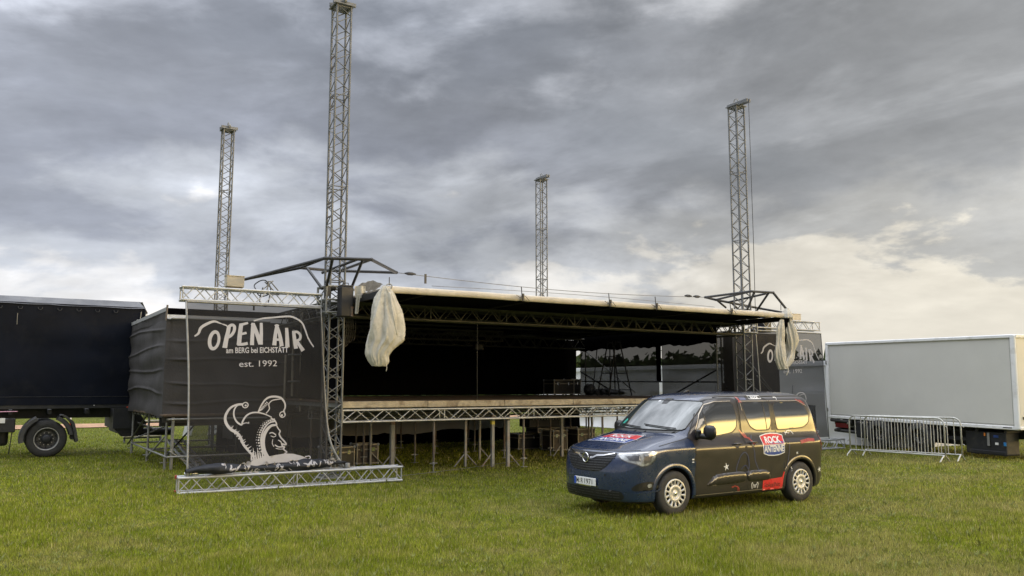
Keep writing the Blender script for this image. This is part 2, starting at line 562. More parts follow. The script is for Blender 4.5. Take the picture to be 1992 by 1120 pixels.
def truss(name, label, cat, p0, p1, size=0.29, up=(0, 0, 1), m=None, pitch=0.5, rc=0.024, rb=0.010, group=None, sections=2.0,
          sides_used=(0, 1, 2, 3), height=None):
    """box truss with round chords; every brace is a part of its own"""
    m = m or M_alu
    p0 = Vector(p0); p1 = Vector(p1)
    x = (p1 - p0).normalized()
    z = Vector(up); z = (z - x * z.dot(x)).normalized()
    y = z.cross(x)
    R = Matrix((x, y, z)).transposed().to_4x4()
    th = Thing(name, label, cat, group=group, M=STAGE @ Matrix.Translation(p0) @ R)
    L = (p1 - p0).length
    h = size / 2
    hz = (height or size) / 2
    c = [(-h, -hz), (h, -hz), (h, hz), (-h, hz)]
    for a, b in c:
        th.tube('chord', (0, a, b), (L, a, b), rc, m)
    n = max(2, int(round(L / pitch)) * 2)
    st = L / n
    for f in sides_used:
        A = c[f]; B = c[(f + 1) % 4]
        for i in range(n):
            q0, q1 = (A, B) if (i + (f % 2)) % 2 == 0 else (B, A)
            th.tube('brace', (i * st, *q0), ((i + 1) * st, *q1), rb, m, 6)
    ns = max(1, int(round(L / sections)))
    for i in range(ns + 1):
        xx = min(max(i * L / ns, 0.02), L - 0.02)
        for f in range(4):
            th.tube('cross_tube', (xx, *c[f]), (xx, *c[(f + 1) % 4]), rb * 1.2, m, 6)
    th.L = L; th.h = h
    return th

# ================================================================== GROUND
def gz(x, y):
    """height of the field: nearly level by the stage, falling away behind the brow of the hill"""
    x = np.asarray(x, float); y = np.asarray(y, float)
    d = np.hypot(x, y)
    h = 0.018 * np.sin(x * 0.31 + 1.0) * np.sin(y * 0.27) * np.clip((30 - d) / 10, 0, 1)
    f = np.clip((d - 52) / 150, 0, 1)
    return h - 9.0 * f * f * (3 - 2 * f)


def ground_color(t, pos):
    big = t.noise(pos, 0.35, 5, 0.6, 0.5)
    mid = t.noise(pos, 1.6, 5, 0.65, 0.3)
    fin = t.noise(pos, 14.0, 4, 0.6)
    green = t.mix(t.maprange(mid, 0.35, 0.65), (0.205, 0.250, 0.024), (0.315, 0.335, 0.048))
    dry = t.mix(fin, (0.42, 0.36, 0.16), (0.32, 0.29, 0.10))
    f = t.math('ADD', t.math('MULTIPLY', big, 0.55), t.math('MULTIPLY', mid, 0.45))
    # drier towards the right-hand foreground, as trodden by visitors
    sp = t.new('ShaderNodeSeparateXYZ'); t.l.new(pos, sp.inputs[0])
    f = t.math('ADD', f, t.maprange(sp.outputs[0], -3, 7, -0.02, 0.06))
    c = t.mix(t.maprange(f, 0.47, 0.66, 0, 0.7, True), green, dry)
    tuft = t.noise(pos, 4.5, 5, 0.7, 0.4)          # darker and lighter tufts
    sc = t.new('ShaderNodeVectorMath', operation='SCALE')
    t.l.new(c, sc.inputs[0]); t.l.new(t.maprange(tuft, 0.36, 0.64, 0.84, 1.18), sc.inputs['Scale'])
    return sc.outputs[0], fin


mg = bpy.data.materials.new('meadow_soil'); mg.use_nodes = True
t = NT(mg.node_tree)
geo = t.new('ShaderNodeNewGeometry')
gc, fin = ground_color(t, geo.outputs['Position'])
gc2 = t.mix(0.70, gc, (0.045, 0.052, 0.016))
b = t.n['Principled BSDF']
t.l.new(gc2, b.inputs['Base Color']); b.inputs['Roughness'].default_value = 0.95
b.inputs['Specular IOR Level'].default_value = 0.1
bn = t.new('ShaderNodeBump'); bn.inputs['Strength'].default_value = 0.8; bn.inputs['Distance'].default_value = 0.05
t.l.new(t.noise(geo.outputs['Position'], 22, 5, 0.7), bn.inputs['Height']); t.l.new(bn.outputs[0], b.inputs['Normal'])

rad = [0, 2, 4, 6, 8, 10, 12, 14, 16, 18, 20, 22, 25, 28, 32, 36, 40, 45, 50, 56, 64, 74, 86, 100, 118, 140, 170, 210, 260, 340, 460, 700, 1200]
NA = 96
vs = [(0, 0, 0)]
for r in rad[1:]:
    for k in range(NA):
        a = 2 * PI * k / NA
        x, y = r * math.cos(a), r * math.sin(a)
        vs.append((x, y, float(gz(x, y))))
fs = [(0, 1 + k, 1 + (k + 1) % NA) for k in range(NA)]
for i in range(len(rad) - 2):
    o = 1 + i * NA
    for k in range(NA):
        l = (k + 1) % NA
        fs.append((o + k, o + NA + k, o + NA + l, o + l))
g = single('ground', 'trodden meadow falling away behind the stage', 'ground', (vs, fs), mg, True, kind='structure', frame=WORLD)

# blades, denser where they are close
def grass():
    N = 520000
    px = RNG.uniform(-170, 2160, N)
    py = 772 + (1150 - 772) * RNG.uniform(0, 1, N) ** 0.9
    a = (px - 996) / FPX; bb = -(py - 560) / FPX
    c, s = math.cos(PITCH), math.sin(PITCH)
    ry = c - bb * s; rz = s + bb * c
    tt = -EYE / rz
    X = a * tt; Y = ry * tt
    k = (Y < 46)
    X, Y = X[k], Y[k]
    X += RNG.normal(0, 0.03, X.size); Y += RNG.normal(0, 0.05, X.size)
    # keep the grass off the floor under the wheels' contact and out of the earth strip
    n = X.size
    d = np.hypot(X, Y)
    h = RNG.uniform(0.03, 0.078, n) * (0.8 + 0.35 * np.sin(X * 1.3 + 2 * np.sin(Y * 0.9)) * np.sin(Y * 1.1 + 1))
    h = np.clip(h, 0.02, 0.12) * np.where(RNG.uniform(0, 1, n) < 0.03, 1.6, 1)
    w = RNG.uniform(0.0022, 0.0050, n) * np.clip(d / 8.0, 1, 3.5)
    th = RNG.uniform(0, 2 * PI, n)
    lean = RNG.normal(0, 0.45, n) * h; lth = RNG.uniform(0, 2 * PI, n)
    z = gz(X, Y)
    A = np.stack([X - w * np.cos(th), Y - w * np.sin(th), z - 0.004], 1)
    B = np.stack([X + w * np.cos(th), Y + w * np.sin(th), z - 0.004], 1)
    T = np.stack([X + lean * np.cos(lth), Y + lean * np.sin(lth), z + h], 1)
    V = np.empty((n * 3, 3), np.float32)
    V[0::3] = A; V[1::3] = B; V[2::3] = T
    me = bpy.data.meshes.new('grass')
    me.vertices.add(n * 3); me.vertices.foreach_set('co', V.ravel())
    me.loops.add(n * 3); me.loops.foreach_set('vertex_index', np.arange(n * 3, dtype=np.int32))
    me.polygons.add(n)
    me.polygons.foreach_set('loop_start', np.arange(0, n * 3, 3, dtype=np.int32))
    me.polygons.foreach_set('loop_total', np.full(n, 3, np.int32))
    rnd = me.attributes.new('blade', 'FLOAT', 'POINT')
    rv = np.repeat(RNG.uniform(0, 1, n), 3).astype(np.float32)
    rnd.data.foreach_set('value', rv)
    me.update(calc_edges=True)
    m = bpy.data.materials.new('grass_blades'); m.use_nodes = True
    t = NT(m.node_tree); t.n.clear()
    geo = t.new('ShaderNodeNewGeometry')
    col, fin = ground_color(t, geo.outputs['Position'])
    at = t.new('ShaderNodeAttribute', attribute_name='blade')
    r = at.outputs['Fac']
    col = t.mix(t.maprange(r, 0.86, 0.90), col, (0.42, 0.36, 0.17))
    v = t.maprange(t.math('FRACT', t.math('MULTIPLY', r, 17.3)), 0, 1, 0.50, 1.55)
    sc = t.new('ShaderNodeVectorMath', operation='SCALE')
    t.l.new(col, sc.inputs[0]); t.l.new(v, sc.inputs['Scale'])
    df = t.new('ShaderNodeBsdfDiffuse'); tr = t.new('ShaderNodeBsdfTranslucent')
    t.l.new(sc.outputs[0], df.inputs[0]); t.l.new(sc.outputs[0], tr.inputs[0])
    mx = t.new('ShaderNodeMixShader'); mx.inputs[0].default_value = 0.4
    t.l.new(df.outputs[0], mx.inputs[1]); t.l.new(tr.outputs[0], mx.inputs[2])
    o = t.new('ShaderNodeOutputMaterial'); t.l.new(mx.outputs[0], o.inputs[0])
    me.materials.append(m)
    ob = bpy.data.objects.new('grass', me); COL.objects.link(ob)
    setp(ob, 'short mown meadow grass with dry patches', 'grass', kind='stuff')


grass()


def weeds():
    n = 2600
    d = RNG.uniform(7.6, 30, n); a = RNG.uniform(-0.62, 0.62, n)
    X = d * np.tan(a); Y = d
    k = 8
    V = []
    for i in range(n):
        z = float(gz(X[i], Y[i])); m_ = RNG.integers(4, 9); r = RNG.uniform(0.025, 0.06)
        for j in range(m_):
            t_ = RNG.uniform(0, 2 * PI); h = RNG.uniform(0.03, 0.11); w = RNG.uniform(0.004, 0.011)
            c_, s_ = math.cos(t_), math.sin(t_)
            x0, y0 = X[i] + r * 0.3 * c_, Y[i] + r * 0.3 * s_
            V += [(x0 - w * s_, y0 + w * c_, z + h * .45), (x0 + w * s_, y0 - w * c_, z + h * .45), (x0 + r * c_, y0 + r * s_, z + h)]
            V += [(x0 - w * s_, y0 + w * c_, z + h * .45), (X[i], Y[i], z), (x0 + w * s_, y0 - w * c_, z + h * .45)]
    V = np.array(V)
    o = tri_object('meadow_herbs', V, np.arange(len(V)).reshape(-1, 3), mat('meadow_herb_leaves', (0.20, 0.22, 0.05), 0.7, 0, 0.45, 3, transl=0.3))
    setp(o, 'scattered taller herbs and seed stalks in the meadow', 'meadow herbs', kind='stuff')


# strip of bare earth behind the stage
def strip(s, q):
    u = -40 + 80 * s
    v = 25.2 + 4.2 * q + 0.35 * mnoise.noise(Vector((u * 0.5, q * 3, 1)))
    X, Y = FL + u * UU + v * VV
    return (float(X), float(Y), float(gz(X, Y)) + 0.035)
single('dirt_strip', 'strip of bare reddish earth across the field behind the stage', 'ground', grid(strip, 80, 3), M_earth, True, kind='structure', frame=WORLD)


# ------------------------------------------------------------------ woods
def foliage_mat(name, c1, c2):
    m = bpy.data.materials.new(name); m.use_nodes = True
    t = NT(m.node_tree)
    geo = t.new('ShaderNodeNewGeometry')
    n = t.noise(geo.outputs['Position'], 0.5, 5, 0.7)
    b = t.n['Principled BSDF']
    t.l.new(t.mix(t.maprange(n, 0.3, 0.7), c1, c2), b.inputs['Base Color'])
    b.inputs['Roughness'].default_value = 0.9
    b.inputs['Specular IOR Level'].default_value = 0.1
    return m


M_leaf = foliage_mat('forest_leaves', (0.018, 0.030, 0.012), (0.050, 0.070, 0.022))
M_leaf2 = foliage_mat('hedge_leaves', (0.030, 0.050, 0.014), (0.070, 0.105, 0.03))
M_bark = mat('tree_bark', (0.09, 0.07, 0.05), 0.9, 0, 0.3, 4)


def crown_cloud(centers, n_per, leaf):
    """many small leaf-clump faces spread through cone or ball crowns"""
    C = []
    for (x, y, z0, h, r, cone) in centers:
        k = n_per
        q = RNG.uniform(0, 1, k)
        if cone:
            rr = r * (1 - q) * (0.35 + 0.65 * RNG.uniform(0, 1, k) ** 0.5) * (0.75 + 0.35 * np.sin(q * 26 + x))
            zz = z0 + h * q
        else:
            v = RNG.normal(0, 1, (k, 3)); v /= np.linalg.norm(v, axis=1)[:, None]
            rad = RNG.uniform(0.55, 1, k)
            rad *= 1 + 0.25 * np.sin(v[:, 0] * 5 + x) * np.sin(v[:, 2] * 4 + y)
            rr = r * rad * np.hypot(v[:, 0], v[:, 1]); zz = z0 + h * 0.5 + h * 0.5 * v[:, 2] * rad
        a = RNG.uniform(0, 2 * PI, k)
        C.append(np.stack([x + rr * np.cos(a), y + rr * np.sin(a), zz], 1))
    C = np.concatenate(C)
    n = len(C)
    u = RNG.normal(0, 1, (n, 3)); u /= np.linalg.norm(u, axis=1)[:, None]
    w = RNG.normal(0, 1, (n, 3)); w -= u * np.sum(u * w, 1)[:, None]; w /= np.linalg.norm(w, axis=1)[:, None]
    s = leaf * RNG.uniform(0.6, 1.4, n)[:, None]
    V = np.empty((n * 3, 3))
    V[0::3] = C + u * s; V[1::3] = C - u * s * 0.6 + w * s; V[2::3] = C - u * s * 0.6 - w * s
    return V, np.arange(n * 3).reshape(-1, 3)


def tri_object(name, V, F, m, frame=WORLD):
    me = bpy.data.meshes.new(name)
    me.vertices.add(len(V)); me.vertices.foreach_set('co', np.asarray(V, np.float32).ravel())
    me.loops.add(len(V)); me.loops.foreach_set('vertex_index', np.asarray(F, np.int32).ravel())
    me.polygons.add(len(F))
    me.polygons.foreach_set('loop_start', np.arange(0, len(V), 3, dtype=np.int32))
    me.polygons.foreach_set('loop_total', np.full(len(F), 3, np.int32))
    me.update(calc_edges=True)
    me.materials.append(m)
    o = bpy.data.objects.new(name, me); COL.objects.link(o)
    return o


weeds()
cs = []
for i in range(520):
    a = math.radians(-42 + 170 * i / 520 + random.uniform(-.15, .15))
    r = random.uniform(205, 250)
    x, y = r * math.sin(a), r * math.cos(a)
    hh = random.uniform(10.5, 13.5) * (1.06 if random.random() < 0.12 else 1)
    cone = random.random() < 0.7
    cs.append((x, y, -9.3, hh + (6.0 if cone else 4.5), random.uniform(3.0, 4.4), cone))
for i in range(400):
    a = math.radians(-42 + 170 * i / 400)
    cs.append((202 * math.sin(a), 202 * math.cos(a), -9.0, random.uniform(16.8, 18.6), random.uniform(4.0, 5.2), False))
V, F = crown_cloud(cs, 420, 0.85)
wv = []
for i in range(600):       # the dense inside of the wood, under the leaves
    q = []
    for k in (i, i + 1):
        a = math.radians(-44 + 174 * k / 600); r = 221 + 5 * mnoise.noise(Vector((k * 0.11, 2, 0)))
        zt = 8.3 + 0.9 * mnoise.noise(Vector((k * 0.5, 0, 0))) + 0.8 * mnoise.noise(Vector((k * 0.13, 4, 0)))
        q += [(r * math.sin(a), r * math.cos(a), -10), (r * math.sin(a), r * math.cos(a), zt)]
    wv += [q[0], q[2], q[3], q[0], q[3], q[1]]
V = np.concatenate([V, np.array(wv)]); F = np.arange(len(V)).reshape(-1, 3)
o = tri_object('forest', V, F, M_leaf)
setp(o, 'dark mixed wood along the far edge of the fields', 'forest', kind='stuff')

# young trees on the edge of the field behind the left truck
for i in range(11):
    x = -36 + i * 2.6 + random.uniform(-.6, .6); y = 50 + random.uniform(-1.2, 1.2) - x * 0.05
    h = random.uniform(2.2, 3.0)
    z0 = float(gz(x, y))
    th = Thing('young_tree', 'young leafy tree in the hedgerow seen under the left truck', 'tree', (x, y, z0), frame=WORLD, group='young trees in the hedgerow beyond the field')
    V, F = crown_cloud([(0, 0, 0.15, h, random.uniform(1.3, 1.8), False)], 900, 0.12)
    c = tri_object('crown', V, F, M_leaf2); c.parent = th.root
    th.mesh('trunk', sweep([(0, 0, -0.1), (0.03, 0, 0.8), (0, 0.03, h * 0.7)], [0.07, 0.05, 0.02], 7), M_bark, True)

# ================================================================== STAGE
W_, D_, HT = 12.26, 10.32, 10.1
DECK = 1.57


def tower(name, label, u, v, beam_dir, pulley_rope):
    th = truss(name, label, 'truss tower', (u, v, 0.06), (u, v, HT), 0.315, up=(0, 1, 0), m=M_alu, pitch=0.42, rc=0.025, rb=0.011, sections=2.0)
    L = th.L
    th.box('base_plate', (-0.03, 0, 0), (0.03, 0.5, 0.5), M_galv, 0.005)
    th.box('head_plate', (L + 0.02, 0, 0), (0.03, 0.44, 0.44), M_alu, 0.004)
    # pulley beam across the head
    if beam_dir:
        for s in (-0.055, 0.055):
            th.box('head_beam', (L + 0.09, s, -0.10), (0.11, 0.05, 0.78), M_alu, 0.006)
    else:
        for s in (-0.11, 0.11):
            th.box('head_beam', (L + 0.08, 0.02, s), (0.09, 0.52, 0.05), M_alu, 0.006)
    for s in (-0.18, 0.22):
        vs = lathe([(0.03, -0.02), (0.085, -0.02), (0.07, 0), (0.085, 0.02), (0.03, 0.02)], 'y', 14)
        th.mesh('pulley', (([(L + 0.10 + p[0], p[1], p[2] + s) for p in vs[0]]), vs[1]), M_galv, True)
    ring = [(L + 0.2 + 0.075 * math.cos(a), 0, 0.075 * math.sin(a)) for a in [2 * PI * k / 14 for k in range(14)]]
    th.path('lifting_eye', ring, 0.013, M_galv, 6, True)
    return th


T1 = tower('truss_tower', 'tall lattice tower at the front left stage corner beside the left banner', 0, 0, False, False)
T2 = tower('truss_tower', 'lattice tower at the front right stage corner with a hoist rope beside it', W_, 0, True, True)
T3 = tower('truss_tower', 'lattice tower behind the white box and the left banner truss', 0, D_, False, False)
T4 = tower('truss_tower', 'shortest looking lattice tower rising behind the middle of the stage roof', W_, D_, True, False)
# warm-toned repair rungs welded into the front left tower
for zz in (8.9, 8.0, 5.9, 5.6):
    T1.box('repair_rung', (zz, -0.16, 0), (0.035, 0.02, 0.30), M_rust, 0.003)
    T1.box('repair_rung', (zz - 0.22, -0.16, 0), (0.035, 0.02, 0.30), M_rust, 0.003)
for zz in (7.4, 6.6, 5.3, 4.9):
    T3.box('repair_rung', (zz, -0.16, 0), (0.035, 0.02, 0.30), M_rust, 0.003)
T2.path('hoist_rope', [(HT, 0.02, -0.47), (6, 0.02, -0.47), (3.9, 0.02, -0.45)], 0.009, M_rope, 6)


def sleeve(name, label, u, v, full=True):
    """the lifting carriage that runs round a tower and carries the roof"""
    th = Thing(name, label, 'tower sleeve', (u, v, 3.38))
    a = 0.27
    for x in (-a, a):
        for y in (-a, a):
            th.tube('upright', (x, y, 0), (x, y, 0.58), 0.024, M_galv)
    for z in (0.02, 0.28, 0.56):
        for x in (-a, a):
            th.tube('rail', (x, -a, z), (x, a, z), 0.024, M_galv)
            th.tube('rail', (-a, x, z), (a, x, z), 0.024, M_galv)
    for s in (-1, 1):
        th.tube('diagonal', (-a, s * a, 0.03), (a, s * a, 0.28), 0.014, M_galv, 6)
        th.tube('diagonal', (s * a, a, 0.30), (s * a, -a, 0.55), 0.014, M_galv, 6)
        th.box('guide_plate', (s * 0.24, -a - 0.012, 0.45), (0.12, 0.012, 0.2), M_black, 0.003)
        vs = lathe([(0.0, -0.03), (0.06, -0.03), (0.06, 0.03), (0.0, 0.03)], 'y', 12)
        th.mesh('guide_wheel', (([(p[0] + s * 0.13, p[1] - a + 0.02, p[2] + 0.52) for p in vs[0]]), vs[1]), M_dark, True)
        th.mesh('guide_wheel', (([(p[0] + s * 0.13, p[1] - a + 0.02, p[2] + 0.07) for p in vs[0]]), vs[1]), M_dark, True)
    return th


sleeve('tower_sleeve', 'steel lifting carriage round the front left tower at roof height', 0, 0)
sleeve('tower_sleeve', 'steel lifting carriage round the front right tower under the roof corner', W_, 0)
sleeve('tower_sleeve', 'steel lifting carriage round the back left tower behind the banner truss', 0, D_)

# ---- stage floor
deck = Thing('stage_platform', 'plywood stage floor on a low grid of joists with a pale timber edge', 'stage floor', (0, 0, 0))
for i in range(6):
    for j in range(8):
        u0 = 0.2 + i * 1.98; v0 = 0.0 + j * 1.0
        deck.box('deck_panel', (u0 + 0.985, v0 + 0.5, DECK - 0.022 + random.uniform(-.002, .002)), (1.97, 0.988, 0.04), M_wood, 0.004)
for i in range(6):
    deck.box('edge_board', (0.2 + i * 1.98 + 0.99, -0.03, DECK - 0.075 + random.uniform(-.004, .004)), (1.972, 0.04, 0.135), M_edge, 0.005)
for i in range(13):
    deck.box('joist', (0.25 + i * 0.985, 4.0, DECK - 0.09), (0.05, 7.9, 0.09), M_galv)
for j in range(1, 9):
    deck.box('bearer', (6.1, j * 1.0 - 0.02, DECK - 0.17), (11.8, 0.05, 0.06), M_galv)

truss('truss', 'long silver lattice truss carrying the front edge of the stage floor', 'truss', (0.18, 0.0, 1.265), (W_ - 0.2, 0.0, 1.265), 0.24,
      m=M_alu2, pitch=0.62, rc=0.022, rb=0.011, group=None, sections=2.4, sides_used=(1, 3))
for j, v in enumerate((2.3, 4.6, 6.9)):
    truss('truss', 'galvanised lattice truss under the stage floor, %s from the front' % ('second', 'third', 'fourth')[j], 'truss', (0.3, v, 1.24), (W_ - 0.3, v, 1.24), 0.22,
          m=M_galv, pitch=0.5, rc=0.020, rb=0.010)

k = 0
rows = [(0.0, [2.36, 4.72, 7.08, 9.44, 11.8], 'front row'), (2.3, [0.35, 1.65, 3.0, 4.45, 5.6, 7.08, 8.4, 9.44, 10.8], 'second row'),
        (4.6, [0.6, 2.36, 3.5, 4.72, 6.0, 7.08, 8.2, 9.44, 11.8], 'third row'), (6.9, [1.2, 2.36, 4.72, 5.9, 7.08, 9.44, 11.8], 'back row')]
ordn = ['leftmost', 'second', 'third', 'fourth', 'fifth', 'sixth', 'seventh', 'eighth', 'ninth']
for v, us, rn in rows:
    for i, u in enumerate(us):
        th = Thing('steel_prop', '%s rusty scaffold leg in the %s under the stage floor' % (ordn[i] + (' from the left' if i else ''), rn), 'scaffold leg', (u, v, 0), group='scaffold legs under the stage')
        th.tube('tube', (0, 0, 0.2), (0, 0, 1.14), 0.027, M_rust)
        th.tube('spindle', (0, 0, 0.0), (0, 0, 0.24), 0.017, M_galv)
        th.tube('wing_nut', (-0.09, 0, 0.2), (0.09, 0, 0.2), 0.011, M_galv)
        th.tube('collar', (0, 0, 0.17), (0, 0, 0.225), 0.032, M_galv)
        th.box('foot', (0, 0, 0.008), (0.15, 0.15, 0.012), M_galv)

posts = [(762, 912, 1.0, 'thick', (1, 1)), (720, 905, 1.08, 'slim', (0, 1)), (905, 908, 1.05, 'slim', (1, 1)), (958, 908, 1.13, 'mid', (1, 0)), (988, 908, 1.08, 'mid', (0, 1)),
         (933, 895, 1.05, 'slim', (0, 1)), (1093, 888, 1.10, 'mid', (1, 0)), (1152, 885, 1.05, 'slim', (1, 0))]
plab = ['thick pale square post with a rusty top near the end of the floor truss', 'slim post with one brace beside the brown flight case', 'slim post with two braces left of the middle pair',
        'pale post with yellow tape at its top, left of the middle pair', 'pale post right of the yellow taped one', 'thin dim post behind the yellow taped one',
        'dim post right of the rusty middle leg', 'dim post half hidden by the van bonnet']
for (px, py, hgt, kind, br), lab in zip(posts, plab):
    u, v, _ = sg(px, py)
    th = Thing('brace_post', lab, 'post', (u, v, 0), group='braced posts under the stage')
    w = {'thick': 0.095, 'mid': 0.075, 'slim': 0.05}[kind]
    th.box('post', (0, 0, hgt / 2), (w, w, hgt), M_post, 0.006)
    th.box('rusty_head', (0, 0, hgt + 0.035), (w + 0.004, w + 0.004, 0.08), M_rust, 0.004)
    if 'yellow' in lab and 'left' in lab:
        th.box('tape', (0, 0, hgt - 0.1), (w + 0.006, w + 0.006, 0.09), mat('yellow_tape', (0.5, 0.42, 0.05), 0.5))
    for s, on in zip((-1, 1), br):
        if on:
            th.tube('brace', (s * w / 2, 0, 0.30), (s * 0.30, -0.02, 0.02), 0.016, M_post, 6)

# ---- roof
RF = -2.0
RZ = 3.72
roof = Thing('roof_canopy', 'dark tarpaulin stage roof with a cream rolled front edge', 'stage roof', (0, 0, 0))


def roofsheet(s, q):
    u = 0.34 + 11.56 * s
    v = RF + 0.03 + (D_ + 2.3) * q
    sag = 0.02 * math.sin(s * PI * 5) ** 2 + 0.012 * mnoise.noise(Vector((u * 1.5, v * 1.5, 2)))
    return (u, v, RZ + 0.04 - sag - 0.012 * (v - RF))
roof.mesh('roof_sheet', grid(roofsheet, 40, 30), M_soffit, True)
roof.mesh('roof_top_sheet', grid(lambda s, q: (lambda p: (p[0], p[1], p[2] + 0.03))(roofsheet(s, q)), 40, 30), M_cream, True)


def fascia(s, a):
    u = 0.34 + 11.56 * s
    ph = a * 2 * PI
    n = mnoise.noise(Vector((u * 1.7, a * 4, 5)))
    seam = 1 - 0.22 * math.exp(-min(abs(s - q) for q in (0.262, 0.465, 0.585, 0.80)) ** 2 * 60000)
    r1 = 0.035 * seam * (1 + 0.10 * n); r2 = 0.068 * seam * (1 + 0.06 * n)
    return (u, RF + r1 * math.cos(ph), RZ + 0.015 + r2 * math.sin(ph) + 0.006 * mnoise.noise(Vector((u * 0.7, 0, 9))))
roof.mesh('rolled_edge', grid(fascia, 200, 14), M_cream, True)
for q in (0.262, 0.465, 0.585, 0.80):
    u = 0.34 + 11.56 * q
    cl = roof.box('clamp', (u, RF - 0.085, RZ + 0.02), (0.05, 0.02, 0.16), M_black, 0.004)
    roof.tube('clamp_rod', (u, RF - 0.05, RZ - 0.07), (u - 0.01, RF - 0.03, RZ + 0.25), 0.010, M_black, 6, parent=cl)
    roof.path('lashing', smoothpath([(u - 0.16, RF - 0.07, RZ + 0.06), (u - 0.05, RF - 0.10, RZ + 0.0), (u + 0.03, RF - 0.10, RZ + 0.05), (u + 0.16, RF - 0.07, RZ - 0.04)]), 0.006, M_rope, 5, parent=cl)
for u in (0.34, 11.9):
    roof.box('side_rail', (u, 4.0, RZ - 0.05), (0.06, D_ + 1.6, 0.13), M_dark, 0.005)
for j in range(5):
    roof.box('purlin', (6.1, 0.9 + j * 2.1, RZ - 0.06), (11.4, 0.05, 0.07), M_dark)
for i in range(5):
    u = 1.2 + i * 2.45
    roof.tube('rafter', (u, RF + 0.1, RZ - 0.03), (u, D_, RZ - 0.18), 0.025, M_dark)

M_altd = mat('dull_roof_aluminium', (0.075, 0.072, 0.055), 0.6, 0.3, 0.25, 4)
truss('truss', 'dark lattice truss under the front of the stage roof', 'truss', (0.2, 0.0, 3.49), (W_ - 0.2, 0.0, 3.49), 0.30, m=M_altd, pitch=0.55, rc=0.024, rb=0.012, height=0.30, sides_used=(1, 3))
truss('truss', 'dark lattice truss across the back of the stage roof', 'truss', (0.2, 7.4, 3.38), (W_ - 0.2, 7.4, 3.38), 0.34, m=M_altd, pitch=0.55, rc=0.024, rb=0.011)
truss('truss', 'short lattice truss across the middle of the stage ceiling', 'truss', (0.2, 5.6, 3.42), (7.5, 5.6, 3.42), 0.30, m=M_altd, pitch=0.55, rc=0.022, rb=0.011)
truss('truss', 'lattice truss under the left side of the stage roof', 'truss', (0.0, 0.3, 3.49), (0.0, D_ - 0.3, 3.49), 0.30, m=M_altd, pitch=0.55, rc=0.024, rb=0.011)
truss('truss', 'lattice truss under the right side of the stage roof', 'truss', (W_, 0.3, 3.49), (W_, D_ - 0.3, 3.49), 0.30, m=M_altd, pitch=0.55, rc=0.024, rb=0.011)
# stub of truss with silver couplers inside the left corner
st = Thing('truss_stub', 'short truss stub with silver couplers beside the left tarpaulin bundle', 'truss', (0.55, -0.95, 3.13))
for y in (0, 0.3):
    for z in (0, 0.26):
        st.tube('chord', (0, y, z), (0.55, y, z + 0.02), 0.020, M_alu)
for i in range(2):
    st.tube('upright', (0.12 + i * 0.36, 0, 0), (0.12 + i * 0.36, 0, 0.28), 0.016, M_alu2)
    st.tube('brace', (0.12 + i * 0.30, 0, 0), (0.28 + i * 0.30, 0, 0.26), 0.010, M_alu, 6)
st.tube('coupler', (-0.05, -0.03, 0.0), (0.03, -0.03, 0.0), 0.03, M_redp)
st.tube('coupler', (0.46, -0.03, 0.28), (0.52, -0.03, 0.28), 0.035, M_alu2)


def drape(name, label, p0, p1, zt, zb, m, fold=0.05, freq=3.0, scallop=0.0, nu=None, seed=0, cat='curtain', sag=0.0):
    p0 = Vector(p0); p1 = Vector(p1); d = p1 - p0; L = d.length; n = Vector((-d.y, d.x, 0)).normalized()
    nu = nu or int(L * 12)
    def fn(s, q):
        w = fold * (0.6 * math.sin(s * L * freq * 2 + 3 * mnoise.noise(Vector((s * L, seed, 0)))) + 0.8 * mnoise.noise(Vector((s * L * freq, q * 2, seed))))
        z = zt + (zb - zt) * q
        if scallop:
            z -= q * scallop * (0.6 * abs(math.sin(s * L * 1.9)) + 0.4 * mnoise.noise(Vector((s * L * 5, 0, seed))))
        p = p0 + d * s + n * (w * (0.3 + 0.7 * q))
        return (p.x, p.y, z - sag * math.sin(s * PI) * (1 - q))
    return single(name, label, cat, grid(fn, nu, 16), m, True)


drape('backdrop', 'black curtain across the back of the stage', (0.3, 8.0, 0), (12.22, 8.0, 0), 3.55, DECK + 0.02, M_drape, 0.05, 3, seed=1)
drape('backdrop', 'black curtain hanging along the left side of the stage', (0.25, 0.35, 0), (0.25, 7.9, 0), 3.5, DECK + 0.02, M_drape, 0.04, 3, seed=2)
drape('valance', 'black valance with a wavy lower edge along the right stage side', (12.02, 7.9, 0), (12.02, 0.8, 0), 3.62, 3.18, M_drape, 0.03, 3, 0.12, seed=3)
drape('gauze_screen', 'see-through dark gauze wall at the back half of the right stage side', (12.28, 7.85, 0), (12.28, 3.62, 0), 3.5, 1.5, M_side, 0.03, 1.5, seed=4)
drape('gauze_screen', 'see-through dark gauze wall at the front half of the right stage side', (12.28, 3.48, 0), (12.28, 0.45, 0), 3.5, 1.5, M_side, 0.03, 1.5, seed=5)
drape('curtain', 'narrow gathered black curtain between the two gauze side walls', (12.20, 3.66, 0), (12.20, 3.42, 0), 3.45, 2.0, M_drape, 0.04, 8, seed=6, nu=24)
sk1 = drape('skirt', 'grey white cloth hanging below the back left of the stage floor', (-0.4, 7.7, 0), (6.3, 7.7, 0), 1.32, 0.42, M_tentd, 0.05, 1.5, 0.1, seed=7)
drape('skirt', 'grey white cloth hanging below the stage floor left of the middle posts', (6.2, 7.95, 0), (9.3, 7.95, 0), 1.32, 0.40, M_tentd, 0.05, 1.5, -0.12, seed=8)
drape('skirt', 'added black cloth shutting light out under the back of the stage', (-0.4, 8.4, 0), (9.3, 8.4, 0), 0.9, 0.0, M_drape, 0.05, 1.5, 0, seed=10)  # added cloth, keeps light from the back off the grass under the floor
